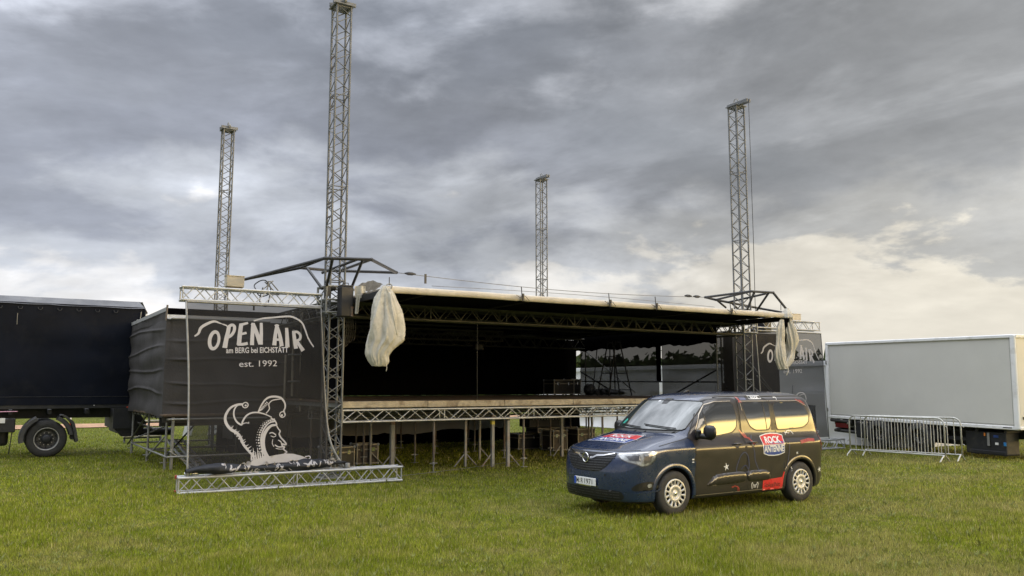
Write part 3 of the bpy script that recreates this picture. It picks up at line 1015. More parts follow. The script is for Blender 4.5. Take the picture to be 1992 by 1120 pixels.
drape('skirt', 'added black cloth shutting light out at the left end below the stage floor', (-0.1, 3.3, 0), (-0.1, 8.3, 0), 1.3, 0.02, M_drape, 0.05, 1.5, 0, seed=12)  # added as well, blocks the side light below the deck
drape('skirt', 'black cloth hanging under the back right of the stage floor', (10.5, 8.1, 0), (12.4, 8.1, 0), 1.3, 0.1, M_drape, 0.05, 1.5, 0, seed=9)

# ---- left wing wall of gauze
WU = -2.72


def wingwall(s, q):     # the side that runs away from the viewer
    v = 3.30 + 5.6 * s
    cr0 = -sum(0.035 * math.exp(-((q - q0 - 0.025 * math.sin(s * 4 + q0 * 11)) / 0.012) ** 2) for q0 in (0.17, 0.36, 0.56, 0.77)) * min(1, s * 8)
    cr = cr0 + (min(1, s * 12)) * 0.05 * mnoise.noise(Vector((s * 5, q * 4, 11))) + min(1, s * 12) * 0.02 * math.sin(q * 24 + 2.2 * mnoise.noise(Vector((s * 2, q, 3)))) * (1 if q > 0.1 else 0)
    return (WU + cr - min(1, s * 12) * 0.02 * math.sin(q * PI), v, 3.63 - 2.45 * q + (0.06 * math.sin(s * PI * 1) * q))


def wingfront(s, q):
    u = WU + 2.75 * s
    cr0 = -sum(0.03 * math.exp(-((q - q0 - 0.02 * math.sin(s * 3 + q0 * 9)) / 0.012) ** 2) for q0 in (0.2, 0.41, 0.63, 0.8)) * min(1, s * 8)
    cr = cr0 + min(1, s * 12) * 0.03 * mnoise.noise(Vector((s * 4, q * 3, 17))) + min(1, s * 12) * 0.015 * math.sin(q * 17 + 2 * mnoise.noise(Vector((s * 2, q, 8))))
    return (u - 0.01, 3.30 + cr, 3.42 - 2.34 * q - 0.02 * math.sin(s * 9))
wing = Thing('gauze_cladding', 'dark gauze wrapped round the left wing scaffold', 'gauze wall')
wing.mesh('side_panel', grid(wingwall, 60, 130), M_gauze, True)
wing.mesh('front_panel', grid(wingfront, 36, 130), M_gauze, True)
wing.mesh('side_hem', grid(lambda s, q: (WU - 0.03, 3.3 + 5.6 * s, 3.66 - 0.09 * q), 30, 1), M_tentd, True)
wing.mesh('front_hem', grid(lambda s, q: (WU + 2.75 * s, 3.25, 3.49 - 0.10 * q), 30, 1), M_tent, True)
wing.mesh('top_strip', grid(lambda s, q: (WU + 2.75 * s, 3.27, 3.64 - 0.15 * q), 30, 1), M_drape, True)
wing.tube('corner_tie', (WU - 0.04, 3.22, 3.35), (WU - 0.02, 3.22, 3.70), 0.022, M_rust)
for i in range(9):
    wing.tube('bungee', (WU - 0.02, 3.6 + i * 0.6, 1.24), (WU + 0.02, 3.6 + i * 0.6, 1.12), 0.012, M_black, 6)

sc = Thing('scaffold', 'galvanised scaffold of the left wing with crossed diagonals', 'scaffold', (0, 0, 0))
for v in (3.42, 5.9, 8.6):
    sc.tube('standard', (WU + 0.12, v, 0.05), (WU + 0.12, v, 3.5), 0.027, M_galv)
    sc.tube('spindle', (WU + 0.1, v, 0), (WU + 0.1, v, 0.3), 0.017, M_galv)
    sc.tube('wing_nut', (WU + 0.01, v, 0.19), (WU + 0.19, v, 0.19), 0.012, M_galv)
    sc.tube('standard', (-0.45, v, 0.05), (-0.45, v, 3.4), 0.027, M_galv)
for z in (0.33, 1.15, 3.4):
    sc.tube('ledger', (WU + 0.1, 3.12, z), (WU + 0.1, 8.6, z), 0.022, M_galv)
    sc.tube('ledger', (WU + 0.1, 3.12, z), (-0.45, 3.12, z), 0.022, M_galv)
    if z < 2:
        sc.tube('ledger', (WU + 0.1, 5.9, z), (-0.45, 5.9, z), 0.022, M_galv)
        sc.tube('ledger', (WU + 0.1, 8.6, z), (-0.45, 8.6, z), 0.022, M_galv)
for a, b, m in [((WU, 8.5, 0.30), (WU, 5.2, 1.25), M_black), ((WU + 0.1, 5.9, 0.12), (WU + 0.1, 3.5, 0.75), M_galv), ((WU + 0.1, 3.2, 0.35), (-1.0, 6.8, 1.25), M_black),
                ((WU + 0.15, 8.5, 0.45), (-0.6, 8.5, 1.2), M_galv), ((WU + 0.1, 5.9, 0.35), (-1.2, 5.9, 0.04), M_galv), ((WU + 0.16, 3.2, 0.45), (-1.95, 3.25, 0.03), M_galv)]:
    sc.tube('diagonal', a, b, 0.02, m)
for px_, y0_, y1_ in ((587, 598, 800), (571, 640, 770), (556, 690, 780)):
    a_ = Vector(sv(px_, y0_, 2.9)); c_ = Vector(sv(px_ - 3, y1_, 2.9))
    sc.tube('inner_pole', a_, c_, 0.028, M_edge)
for p_, q_ in (((560, 690), (612, 690)), ((612, 690), (612, 758)), ((560, 742), (612, 742))):
    sc.tube('frame_rail', sv(*p_, 2.85), sv(*q_, 2.85), 0.022, M_galv)
sc.box('plate_post', (WU + 0.22, 3.25, 0.62), (0.06, 0.06, 1.15), M_galv, 0.005)
sc.box('platform_board', ((WU - 0.45) / 2, 5.9, 1.24), (2.3, 5.5, 0.05), M_wood, 0.005)
sc.box('platform_board', ((WU - 0.45) / 2, 3.6, 1.10), (2.3, 0.05, 0.24), M_dark, 0.005)

# loading steps behind the wing
u, v, _ = sg(240, 862)
sp = Thing('steps', 'low metal steps with pale treads behind the left wing scaffold', 'steps', (u, v, 0), rz=0.0)
for i in range(3):
    sp.box('tread', (0.55 + 0.06 * i, 0.28 * i, 0.22 + 0.24 * i), (1.15, 0.24, 0.035), M_boxlit, 0.004)
    sp.box('riser_bar', (0.55 + 0.06 * i, 0.28 * i - 0.1, 0.17 + 0.24 * i), (1.15, 0.03, 0.05), M_black)
for x in (0.0, 1.12):
    sp.tube('stringer', (x, -0.15, 0.0), (x + 0.12, 0.6, 0.78), 0.03, M_black)
    sp.tube('support', (x + 0.1, 0.6, 0.0), (x + 0.1, 0.6, 0.78), 0.022, M_black)

# two perforated ramps leaning behind the banner
for i, (lab) in enumerate(('left of two perforated metal ramps leaning on the left wing', 'right of two perforated metal ramps leaning on the left wing')):
    a = Vector(sd(332 + 13 * i, 862 - 8 * i, 21.0)); b_ = Vector(sd(383 + 16 * i, 925 - 8 * i, 18.4))
    a.z = max(a.z, 0.55); b_.z = 0.05
    d = (b_ - a); L = d.length
    x = d.normalized(); yv = Vector((0.8, 0.6, 0.0)); yv = (yv - x * yv.dot(x)).normalized(); z = x.cross(yv)
    R = Matrix((x, yv, z)).transposed().to_4x4()
    th = Thing('ramp', lab, 'ramp', group='perforated ramps', M=STAGE @ Matrix.Translation(a) @ R)
    th.box('left_edge', (L / 2, -0.11, 0), (L, 0.03, 0.05), M_alu2)
    th.box('right_edge', (L / 2, 0.11, 0), (L, 0.03, 0.05), M_alu2)
    for q in range(12):
        th.box('tread_plate', (0.06 + q * (L - 0.12) / 11, 0, 0), (0.06, 0.20, 0.02), M_galv)

# ================================================================== BANNERS
ZC = 3.2   # zoomed photograph scale in which the print was traced


def st_of(x, y):
    xl = 22 + 58 * y / 1060.0; xr = 850 + 25 * max(0, y - 600) / 460.0
    s = (x - xl) / (xr - xl)
    t_ = (y - 5 - 25 * s) / (1010.0 - 5)
    return s, t_


def ribbon(pts, w, taper=True):
    """flat stroke of changing width -> verts2d, quads"""
    P = smoothpath([(p[0], p[1]) for p in pts], 5) if len(pts) > 2 else [np.array(p, float) for p in pts]
    n = len(P)
    ws = w if callable(w) else (lambda q: w)
    vs, fs = [], []
    for i in range(n):
        d = P[min(i + 1, n - 1)] - P[max(i - 1, 0)]
        d = d / (np.linalg.norm(d) + 1e-9)
        nn = np.array([-d[1], d[0]])
        h = ws(i / (n - 1)) / 2
        vs += [tuple(P[i] + nn * h), tuple(P[i] - nn * h)]
    for i in range(n - 1):
        fs.append((2 * i, 2 * i + 1, 2 * i + 3, 2 * i + 2))
    return vs, fs


def disc2(c, r, n=14, r2=None):
    if r2 is None:
        vs = [(c[0] + r * math.cos(2 * PI * k / n), c[1] + r * math.sin(2 * PI * k / n)) for k in range(n)]
        return vs, [tuple(range(n))]
    vs = []
    for k in range(n):
        a = 2 * PI * k / n
        vs += [(c[0] + r * math.cos(a), c[1] + r * math.sin(a)), (c[0] + r2 * math.cos(a), c[1] + r2 * math.sin(a))]
    return vs, [(2 * k, 2 * k + 1, (2 * k + 3) % (2 * n), (2 * k + 2) % (2 * n)) for k in range(n)]


def inside(pts, poly):
    pts = np.asarray(pts, float); poly = np.asarray(poly, float)
    x, y = pts[:, 0], pts[:, 1]
    r = np.zeros(len(pts), bool)
    j = len(poly) - 1
    for i in range(len(poly)):
        xi, yi = poly[i]; xj, yj = poly[j]
        c = ((yi > y) != (yj > y))
        with np.errstate(divide='ignore', invalid='ignore'):
            c &= x < (xj - xi) * (y - yi) / (yj - yi + 1e-12) + xi
        r ^= c
        j = i
    return r


def tess(outline, spacing, holes=()):
    """triangulate a polygon (with holes) finely, so that it can follow a curved surface"""
    rings = [outline] + list(holes)
    V, E = [], []
    for ring in rings:
        o = len(V)
        R = []
        for i in range(len(ring)):
            a = np.array(ring[i], float); b = np.array(ring[(i + 1) % len(ring)], float)
            k = max(1, int(np.linalg.norm(b - a) / spacing))
            R += [a + (b - a) * q / k for q in range(k)]
        V += R
        E += [(o + i, o + (i + 1) % len(R)) for i in range(len(R))]
    A = np.array(V)
    lo, hi = A.min(0), A.max(0)
    gx = np.arange(lo[0] + spacing * .5, hi[0], spacing); gy = np.arange(lo[1] + spacing * .5, hi[1], spacing)
    if len(gx) and len(gy):
        G = np.array([(x, y) for x in gx for y in gy])
        k = inside(G, outline)
        for h in holes:
            k &= ~inside(G, h)
        G = G[k]
        if len(G):
            dmin = np.sqrt(((G[:, None, :] - A[None, :, :]) ** 2).sum(2)).min(1)
            G = G[dmin > spacing * 0.45]
            V += [g_ for g_ in G]
    res = delaunay_2d_cdt([Vector((float(v[0]), float(v[1]))) for v in V], E, [], 0, 1e-6)
    v2, f2 = res[0], res[2]
    P_ = np.array([(v[0], v[1]) for v in v2])
    C_ = np.array([P_[list(f)].mean(0) for f in f2])
    k = inside(C_, outline)
    for h in holes:
        k &= ~inside(C_, h)
    return [tuple(p) for p in P_], [tuple(f) for f, q in zip(f2, k) if q]


def text2(s, x0, y0, h, w=None, bold=0.0, flip=True, shear=0.0):
    """lettering as a flat mesh: x0,y0 = lower left corner, h = capital height, w = total width"""
    cu = bpy.data.curves.new('lettering', 'FONT')
    cu.body = s; cu.offset = bold; cu.resolution_u = 3; cu.shear = shear
    ob = bpy.data.objects.new('lettering_tmp', cu)
    COL.objects.link(ob)
    bpy.context.view_layer.update()
    me = bpy.data.meshes.new_from_object(ob.evaluated_get(bpy.context.evaluated_depsgraph_get()))
    V = np.array([(v.co.x, v.co.y) for v in me.vertices]); F = [tuple(p.vertices) for p in me.polygons]
    bpy.data.objects.remove(ob); bpy.data.curves.remove(cu); bpy.data.meshes.remove(me)
    V[:, 0] -= V[:, 0].min()
    cap = 0.70
    sy = h / cap
    sx = sy if w is None else w / V[:, 0].max()
    V = V * [sx, sy]
    V[:, 0] += x0
    V[:, 1] = (y0 - V[:, 1]) if flip else (y0 + V[:, 1])
    return [tuple(v) for v in V], F


# --- "OPEN AIR" drawn as hand-cut letters: closed outlines in traced coordinates
def letter_shapes():
    L = []
    def el(c, a, b, a2, b2, rot, dx=0):
        n = 30; vs = []
        for k in range(n):
            q = 2 * PI * k / n
            for A, B, ox in ((a, b, 0), (a2, b2, dx)):
                x = A * math.cos(q) + ox; y = B * math.sin(q)
                vs.append((c[0] + x * math.cos(rot) - y * math.sin(rot), c[1] + x * math.sin(rot) + y * math.cos(rot)))
        return vs, [(2 * k, 2 * k + 1, (2 * k + 3) % (2 * n), (2 * k + 2) % (2 * n)) for k in range(n)]
    # O
    L.append(el((181, 242), 36, 63, 17, 42, 0.14, 2))
    # P
    L.append(ribbon([(268, 153), (262, 190), (252, 235), (243, 290)], lambda q: 22 + 6 * q))
    L.append(ribbon([(258, 163), (285, 146), (300, 158), (296, 188), (278, 214), (256, 226)], lambda q: 18))
    # E
    L.append(ribbon([(340, 145), (332, 200), (325, 272)], lambda q: 24 + 2 * q))
    L.append(ribbon([(330, 146), (356, 140), (381, 132)], lambda q: 17 - 3 * q))
    L.append(ribbon([(332, 205), (352, 201), (371, 196)], lambda q: 15))
    L.append(ribbon([(316, 268), (350, 268), (377, 262)], lambda q: 18))
    # N
    L.append(ribbon([(411, 132), (406, 200), (402, 274)], lambda q: 20 + 4 * q))
    L.append(ribbon([(408, 136), (432, 200), (452, 268)], lambda q: 25))
    L.append(ribbon([(460, 131), (459, 200), (455, 271)], lambda q: 17 + 6 * q))
    # A
    L.append(ribbon([(556, 146), (545, 210), (537, 276)], lambda q: 18 + 8 * q))
    L.append(ribbon([(556, 150), (573, 210), (584, 282)], lambda q: 18 + 8 * q))
    L.append(ribbon([(544, 152), (556, 147), (568, 152)], lambda q: 14))
    L.append(ribbon([(545, 240), (576, 240)], lambda q: 15))
    # I
    L.append(ribbon([(618, 163), (620, 230), (620, 288)], lambda q: 20 + 8 * q))
    # R
    L.append(ribbon([(663, 182), (668, 240), (676, 298)], lambda q: 21 + 5 * q))
    L.append(ribbon([(660, 190), (688, 190), (706, 210), (702, 236), (676, 250)], lambda q: 17))
    L.append(ribbon([(680, 246), (702, 280), (722, 312)], lambda q: 18 + 8 * q))
    # hill line above
    L.append(ribbon([(68, 218), (90, 200), (104, 165), (140, 140), (180, 125), (218, 137), (256, 151)], lambda q: 4 + 13 * math.sin(PI * min(1, q * 1.1 + .05)) ** 0.7 if q < 0.9 else 8))
    L.append(ribbon([(415, 120), (470, 103), (540, 96), (600, 89), (648, 88), (690, 104), (722, 130), (740, 175), (756, 225), (775, 262), (792, 288)], lambda q: 12 - 9 * abs(q - .45) ** 1.3))
    L.append(text2('am BERG bei EICHSTÄTT', 251, 322, 34, 374, 0.02))
    L.append(text2('est. 1992', 327, 408, 38, 226, 0.0))
    return L


def jester_shapes():
    J = []
    # left horn of the cap, outer and inner line, with bell
    J.append(ribbon([(352, 632), (320, 634), (285, 650), (262, 680), (254, 715), (265, 750), (290, 780), (320, 800), (340, 825), (360, 870), (390, 910), (420, 950), (415, 985)], lambda q: 5 + 11 * math.sin(PI * q) ** .6))
    J.append(ribbon([(350, 638), (320, 640), (303, 665), (302, 700), (318, 735), (345, 755), (352, 735), (370, 705), (400, 688), (440, 688), (480, 700), (520, 720)], lambda q: 6 + 4 * math.sin(PI * q)))
    J.append(ribbon([(346, 752), (370, 745), (386, 748), (384, 740)], lambda q: 5))
    J.append(disc2((364, 640), 19, 16, 13)); J.append(disc2((366, 642), 6, 10))
    # right horn with bell
    J.append(ribbon([(438, 688), (455, 650), (478, 615), (505, 598), (540, 596), (575, 606), (598, 635), (602, 665), (590, 690)], lambda q: 7 + 5 * math.sin(PI * q)))
    J.append(ribbon([(486, 695), (505, 670), (502, 640), (520, 620), (550, 614), (575, 612)], lambda q: 6))
    J.append(disc2((586, 707), 20, 16, 14)); J.append(disc2((582, 712), 7, 10))
    J.append(ribbon([(594, 678), (598, 700), (604, 712)], lambda q: 7))
    for k in range(7):       # hatching on the right horn
        x0, y0 = 443 + k * 7, 680 - k * 9
        J.append(ribbon([(x0, y0), (x0 + 24 - k, y0 - 10 + 4 * k)], lambda q: 6 * (1 - q) + 1.5))
    for k in range(12):      # hatching along the left edge
        x0, y0 = 285 + k * 11.5, 772 + k * 15.5
        J.append(ribbon([(x0, y0 + 3), (x0 + 18 + (k % 3) * 5, y0 - 14 + (k % 2) * 5)], lambda q: 9 * (1 - q) + 1.5))
    for k in range(7):
        J.append(ribbon([(408 + k * 13, 965), (402 + k * 12, 915 - (k % 2) * 22)], lambda q: 11 * (1 - q) + 1.5))
    # band round the face and rows of studs
    J.append(ribbon([(550, 768), (520, 770), (495, 790), (476, 825), (472, 870), (482, 915), (505, 955)], lambda q: 10 + 10 * math.sin(PI * q)))
    for k in range(19):
        q = k / 18
        x = 540 - 105 * math.sin(q * 1.9) ** 0.9 if q > 0 else 540
        P_ = [(535, 733), (500, 742), (470, 768), (452, 805), (444, 850), (452, 900), (478, 950)]
        i = min(5, int(q * 6)); f = q * 6 - i
        cx_, cy_ = P_[i][0] + (P_[i + 1][0] - P_[i][0]) * f, P_[i][1] + (P_[i + 1][1] - P_[i][1]) * f
        J.append(disc2((cx_, cy_), 5.5, 8))
        J.append(disc2((cx_ - 13, cy_ - 2), 2.8, 6))
    J.append(ribbon([(540, 745), (508, 752), (482, 776), (464, 812), (458, 855), (466, 905), (492, 952)], lambda q: 9))
    J.append(ribbon([(515, 725), (540, 742), (552, 768)], lambda q: 8))
    # face
    J.append(ribbon([(550, 770), (560, 790), (572, 806), (566, 822), (575, 842), (592, 862), (608, 884), (600, 888), (582, 882), (588, 898), (598, 902), (592, 912), (600, 922), (612, 932), (598, 940)], lambda q: 6 + 3 * math.sin(PI * q)))
    J.append(ribbon([(508, 815), (525, 812), (546, 826)], lambda q: 7)); J.append(ribbon([(515, 830), (535, 838), (548, 830)], lambda q: 4))
    J.append(ribbon([(560, 858), (575, 868), (580, 880)], lambda q: 6)); J.append(ribbon([(528, 852), (525, 875), (535, 895)], lambda q: 4))
    J.append(ribbon([(540, 885), (562, 898), (588, 900)], lambda q: 7)); J.append(ribbon([(545, 905), (570, 912), (590, 912)], lambda q: 4))
    # collar
    J.append(tess([(340, 1000), (375, 985), (420, 962), (470, 952), (540, 945), (600, 940), (650, 945), (700, 962), (735, 980), (700, 988), (640, 992), (560, 990), (480, 992), (410, 1000)], 14))
    J.append(ribbon([(720, 968), (745, 966), (750, 978), (735, 985)], lambda q: 6))
    return J


def banner(name, label, o, group=None, mirror=False, lean=0.85):
    """mesh banner with poles; o = (u of the left edge, u of the right edge)"""
    u0, u1 = o
    zt, zb = 3.47, 0.36
    th = Thing(name, label, 'banner', (u0, 0, 0))
    Wb = u1 - u0
    def P_(s, q, off=0.0):
        x = Wb * s + 0.03 * math.sin(q * PI) * (1 - 2 * s)
        pull = 0.0 if not mirror else 0.0
        zz = zt + (zb - zt) * q
        y = -0.16 - lean * q + 0.045 * mnoise.noise(Vector((s * 2.2, q * 2.0, 31))) + 0.035 * math.sin((s * 0.9 + q * 0.35) * 7) * math.sin(PI * min(1, max(0, s)))
        return (x, y - off, zz)
    th.mesh('cloth', grid(lambda s, q: P_(s, q), 60, 70), M_banner, True)
    def add(nm, shapes, off):
        vs, fs = [], []
        for v, f in shapes:
            oo = len(vs)
            for p in v:
                s, q = st_of(*p)
                vs.append(P_(s, q, off))
            fs += [tuple(i + oo for i in x) for x in f]
        th.mesh(nm, (vs, fs), M_print, True)
    add('lettering', letter_shapes(), 0.005)
    add('jester_emblem', jester_shapes(), 0.005)
    # edge poles
    th.path('pole', smoothpath([(-0.015, -0.14, zt + 0.02), (0.02, -0.14 - lean * 0.5, 1.9), (-0.02, -0.14 - lean, 0.30)], 5), 0.020, M_galv)
    if lean > 0.5:
        th.path('pole', smoothpath([(Wb + 0.01, -0.14, zt + 0.02), (Wb + 0.0, -0.5, 1.9), (Wb + 0.03, -0.85 * lean - 0.1, 0.85), (Wb + 0.28, -lean - 0.16, 0.30)], 6), 0.023, M_galv)
    else:
        th.path('pole', [(Wb + 0.01, -0.14, zt + 0.02), (Wb + 0.02, -0.2, 1.9), (Wb + 0.03, -0.14 - lean, 0.30)], 0.012, M_galv)
    th.tube('top_batten', (0, -0.15, zt + 0.01), (Wb, -0.15, zt + 0.01), 0.022, M_galv)
    th.tube('batten_clamp', (Wb * 0.48, -0.15, zt), (Wb * 0.48, -0.15, zt - 0.10), 0.018, M_black)
    return th, P_


B1, P1 = banner('banner', 'large see-through banner with jester and OPEN AIR print left of the stage', (-2.95, -0.35))


def bunch(s, a):
    """surplus cloth lying in folds on the floor truss"""
    x = -0.05 + 2.95 * s
    ph = a * 2 * PI
    n = mnoise.noise(Vector((x * 2.2, a * 5, 3))) * 0.35 + mnoise.noise(Vector((x * 5, a * 11, 6))) * 0.30
    r = (0.10 + 0.03 * math.sin(x * 4)) * (1 + n) * (0.45 + 0.55 * min(1, 6 * s)) * (0.5 + 0.5 * min(1, 6 * (1 - s)))
    return (x, -0.98 + 1.3 * r * math.cos(ph), 0.40 + 0.75 * r * math.sin(ph) + 0.02 * math.sin(x * 3))
fo = B1.mesh('bunched_cloth', grid(bunch, 90, 22), M_bfold, True)
# torn-looking white print on the folds
shp = []
rf_ = random.Random(11)
for i in range(24):
    x = 0.60 + i * 0.088 + rf_.uniform(-.03, .03); z = 0.42 + rf_.uniform(-.05, .05)
    pts = [(x, z)]
    for k in range(rf_.randint(3, 6)):
        x += rf_.uniform(-.05, .09); z = min(0.50, max(0.31, z + rf_.uniform(-.09, .09)))
        pts.append((x, z))
    shp.append(ribbon(pts, lambda q, w0=rf_.uniform(.010, .028): w0 * (0.5 + math.sin(PI * q))))
bv = BVHTree.FromPolygons([v.co.copy() for v in fo.data.vertices], [tuple(p.vertices) for p in fo.data.polygons])
vs, fs = merge(shp)
V3 = []
for p in vs:
    h = bv.ray_cast(Vector((p[0], -3, p[1])), Vector((0, 1, 0)))
    V3.append((p[0], (h[0].y if h[0] else -1.05) - 0.006, p[1]))
B1.mesh('fold_print', (V3, fs), M_print, True, parent=None)

B2, P2 = banner('banner', 'see-through banner half hidden by a hanging tarpaulin right of the stage', (12.62, 15.50), lean=0.12)
B2.mesh('lower_flap', grid(lambda s, q: (0.4 + 2.3 * s, -0.05 + 0.06 + 0.05 * mnoise.noise(Vector((s * 3, q * 3, 4))), 1.45 - 0.15 * s - (1.1 - 0.1 * s) * q), 30, 16), M_banner, True)

t1 = truss('truss', 'silver truss along the top of the left banner', 'truss', (-3.05, 0.0, 3.64), (-0.3, 0.0, 3.64), 0.25, m=M_alu2, pitch=0.48, rc=0.024, rb=0.011)
truss('truss', 'silver truss along the top of the right banner', 'truss', (W_ + 0.35, 0.0, 3.70), (15.5, 0.0, 3.70), 0.25, m=M_alu2, pitch=0.48, rc=0.024, rb=0.011)
a = sg(345, 963); b_ = sg(783, 937)
gt = truss('truss', 'silver truss lying on the grass below the left banner', 'truss', (a[0], a[1] + 0.13, 0.155), (b_[0], b_[1] + 0.13, 0.165), 0.26, m=M_alu2, pitch=0.46, rc=0.025, rb=0.011)
gt.box('red_end_cap', (0.0, 0.13, 0.13), (0.03, 0.06, 0.06), M_redp, 0.005)
gt.box('red_end_cap', (0.0, 0.13, -0.13), (0.03, 0.06, 0.06), M_redp, 0.005)
gt.tube('pole_clamp', (0.22, -0.02, 0.12), (0.22, -0.02, 0.26), 0.045, M_chrome)
gt.tube('pole_clamp', (0.12, -0.02, 0.19), (0.36, -0.02, 0.19), 0.03, M_chrome)
gt.tube('pole_clamp', (3.1, 0.02, 0.12), (3.1, 0.02, 0.24), 0.05, M_galv)
truss('truss', 'end of a silver truss lying on the grass behind the van tail', 'truss', (12.6, -0.32, 0.155), (16.0, -0.32, 0.155), 0.26, m=M_alu2, pitch=0.46, rc=0.025, rb=0.011)

# ---- black cantilever frames round the front towers
def kite(name, label, P6, feet, z0=4.4):
    th = Thing(name, label, 'outrigger', (0, 0, 0))
    n = len(P6)
    for i in range(n):
        th.tube('frame_tube', P6[i], P6[(i + 1) % n], 0.034, M_black, 10)
    for p in P6:
        vs_, fs_ = lathe([(0.0, -0.036), (0.036, -0.02), (0.036, 0.02), (0.0, 0.036)], 'y', 8)
        th.mesh('joint', ([(v_[0] + p[0], v_[1] + p[1], v_[2] + p[2]) for v_ in vs_], fs_), M_black, True)
    for a_, b__ in feet:
        th.tube('strut', a_, b__, 0.030, M_black, 10)
    return th


A1 = sd(477, 543, 19.4); A2 = sd(632, 502, 16.1); A3 = sd(722, 504.5, 16.3); A4 = sd(771, 530, 18.3); A5 = sd(642, 526, 18.4); A6 = sd(584, 520.5, 17.5)
kite('tower_outrigger', 'black tubular frame round the front left tower', [A1, A2, A3, A4, A5, A6],
     [(sd(647, 504, 16.2), (-0.27, -0.27, 3.94)), (sd(706, 504.5, 16.3), (0.27, -0.27, 3.94)), (sd(598, 522, 17.6), (-0.27, 0.0, 3.90)), (A6, A2), (sd(693, 505, 16.5), (0.0, 0.8, 4.35)),
      (A3, sd(660, 527, 18.2))])
C1 = sd(1372, 578, 23.6); C2 = sd(1461, 566.5, 22.7); C3 = sd(1504, 569, 22.9); C4 = sd(1537, 610, 24.6); C5 = sd(1480, 600, 25.0); C6 = sd(1392, 583, 24.0)
kite('tower_outrigger', 'black tubular frame round the front right tower with one leg bent down', [C1, C2, C3, C4, C5, C6],
     [(sd(1467, 568, 22.8), (W_ - 0.2, -0.27, 3.9)), (sd(1495, 570, 22.9), (W_ + 0.27, -0.1, 3.85)), (C6, C2), (sd(1395, 584, 24.0), sd(1412, 598, 24.3)), (sd(1420, 586, 24.4), sd(1437, 602, 24.5)),
      (sd(1490, 571, 23.0), sd(1415, 588, 24.3)), (C4, sd(1540, 626, 24.6))])

# wires between the frames
w1 = Thing('wire_rope', 'steel wire rope with turnbuckles strung between the two black frames', 'cable')
pa, pb = Vector(A4), Vector(C1)
w1.path('rope', [pa.lerp(pb, q / 20) + Vector((0, 0, -0.12 * math.sin(PI * q / 20))) for q in range(21)], 0.009, M_wire, 6)
for q in (0.035, 0.93, 0.965):
    p = pa.lerp(pb, q)
    w1.path('turnbuckle', [p + Vector((-0.14, 0, 0)), p + Vector((-0.05, 0, 0.0)), p + Vector((0.05, 0, 0)), p + Vector((0.14, 0, 0))], [0.012, 0.04, 0.04, 0.012], M_black, 8)
w1.box('tag', pa.lerp(pb, 0.075) + Vector((0, 0, -0.09)), (0.05, 0.02, 0.22), M_black)
w2 = Thing('wire_rope', 'thin lower wire drooping over the stage roof edge', 'cable')
pa, pb = Vector(sd(840, 556, 18.0)), Vector(sd(1390, 597, 22.5))
w2.path('rope', [pa.lerp(pb, q / 20) + Vector((0, 0, 0.05 * math.sin(PI * q / 20))) for q in range(21)], 0.007, M_wire, 6)
w3 = Thing('hanging_cable', 'thin cable hanging from the roof truss to the stage floor', 'cable')
u_, v_, z_ = sv(925, 600, -0.02)
w3.path('cable', [(u_, -0.1, 3.6), (u_ + 0.005, -0.1, 2.6), (u_ + 0.01, -0.1, DECK)], 0.008, M_rope, 6)
w4 = Thing('ground_cable', 'thin cable lying on the grass in front of the stage legs', 'cable')
w4.path('cable', smoothpath([(b_[0] + 0.02, b_[1] + 0.3, 0.08), (2.3, -0.6, 0.09), (3.6, 0.0, 0.08), (5.2, 0.9, 0.06)], 8), 0.005, M_wire, 6)

# boxes on and beside the towers
hb = Thing('hoist_box', 'black hoist box hanging beside the front left tower', 'hoist box', (0.05, -0.50, 3.28))
hb.box('housing', (0, 0, 0.32), (0.27, 0.24, 0.62), M_dark, 0.02)
hb.box('lid', (0, 0, 0.645), (0.25, 0.22, 0.03), M_black, 0.01)
hb.box('side_strip', (0.10, -0.124, 0.12), (0.05, 0.006, 0.2), M_rust)
hb.path('handle', [(-0.06, 0, 0.66), (-0.06, 0, 0.71), (0.06, 0, 0.71), (0.06, 0, 0.66)], 0.01, M_black, 6)
sx_ = sd(1485, 646, 24.3)
hb = Thing('loudspeaker', 'black loudspeaker under the right roof corner beside the tower', 'loudspeaker', (sx_[0], sx_[1], sx_[2]), rz=0.12)
hb.box('cabinet', (0, 0, 0.27), (0.34, 0.34, 0.56), M_dark, 0.02)
hb.box('grille', (0, -0.172, 0.27), (0.30, 0.012, 0.50), M_black, 0.006)
for nm, px, py, dd, lab in (('junction_box', 455.5, 559, 18.9, 'white box in a warm lit tone standing on the left banner truss'), ('junction_box', 1545, 627, 25.5, 'white box in a warm lit tone standing on the right banner truss')):
    p = sd(px, py, dd)
    jb = Thing(nm, lab, 'box', (p[0], p[1], p[2]), rz=0.0)
    jb.box('housing', (0, 0, 0.125), (0.40, 0.22, 0.25), M_boxlit, 0.012)
    jb.box('lid', (0.0, 0, 0.258), (0.42, 0.24, 0.018), M_boxlit, 0.005)
    jb.box('foot_rail', (0, 0, -0.012), (0.34, 0.16, 0.022), M_rust)
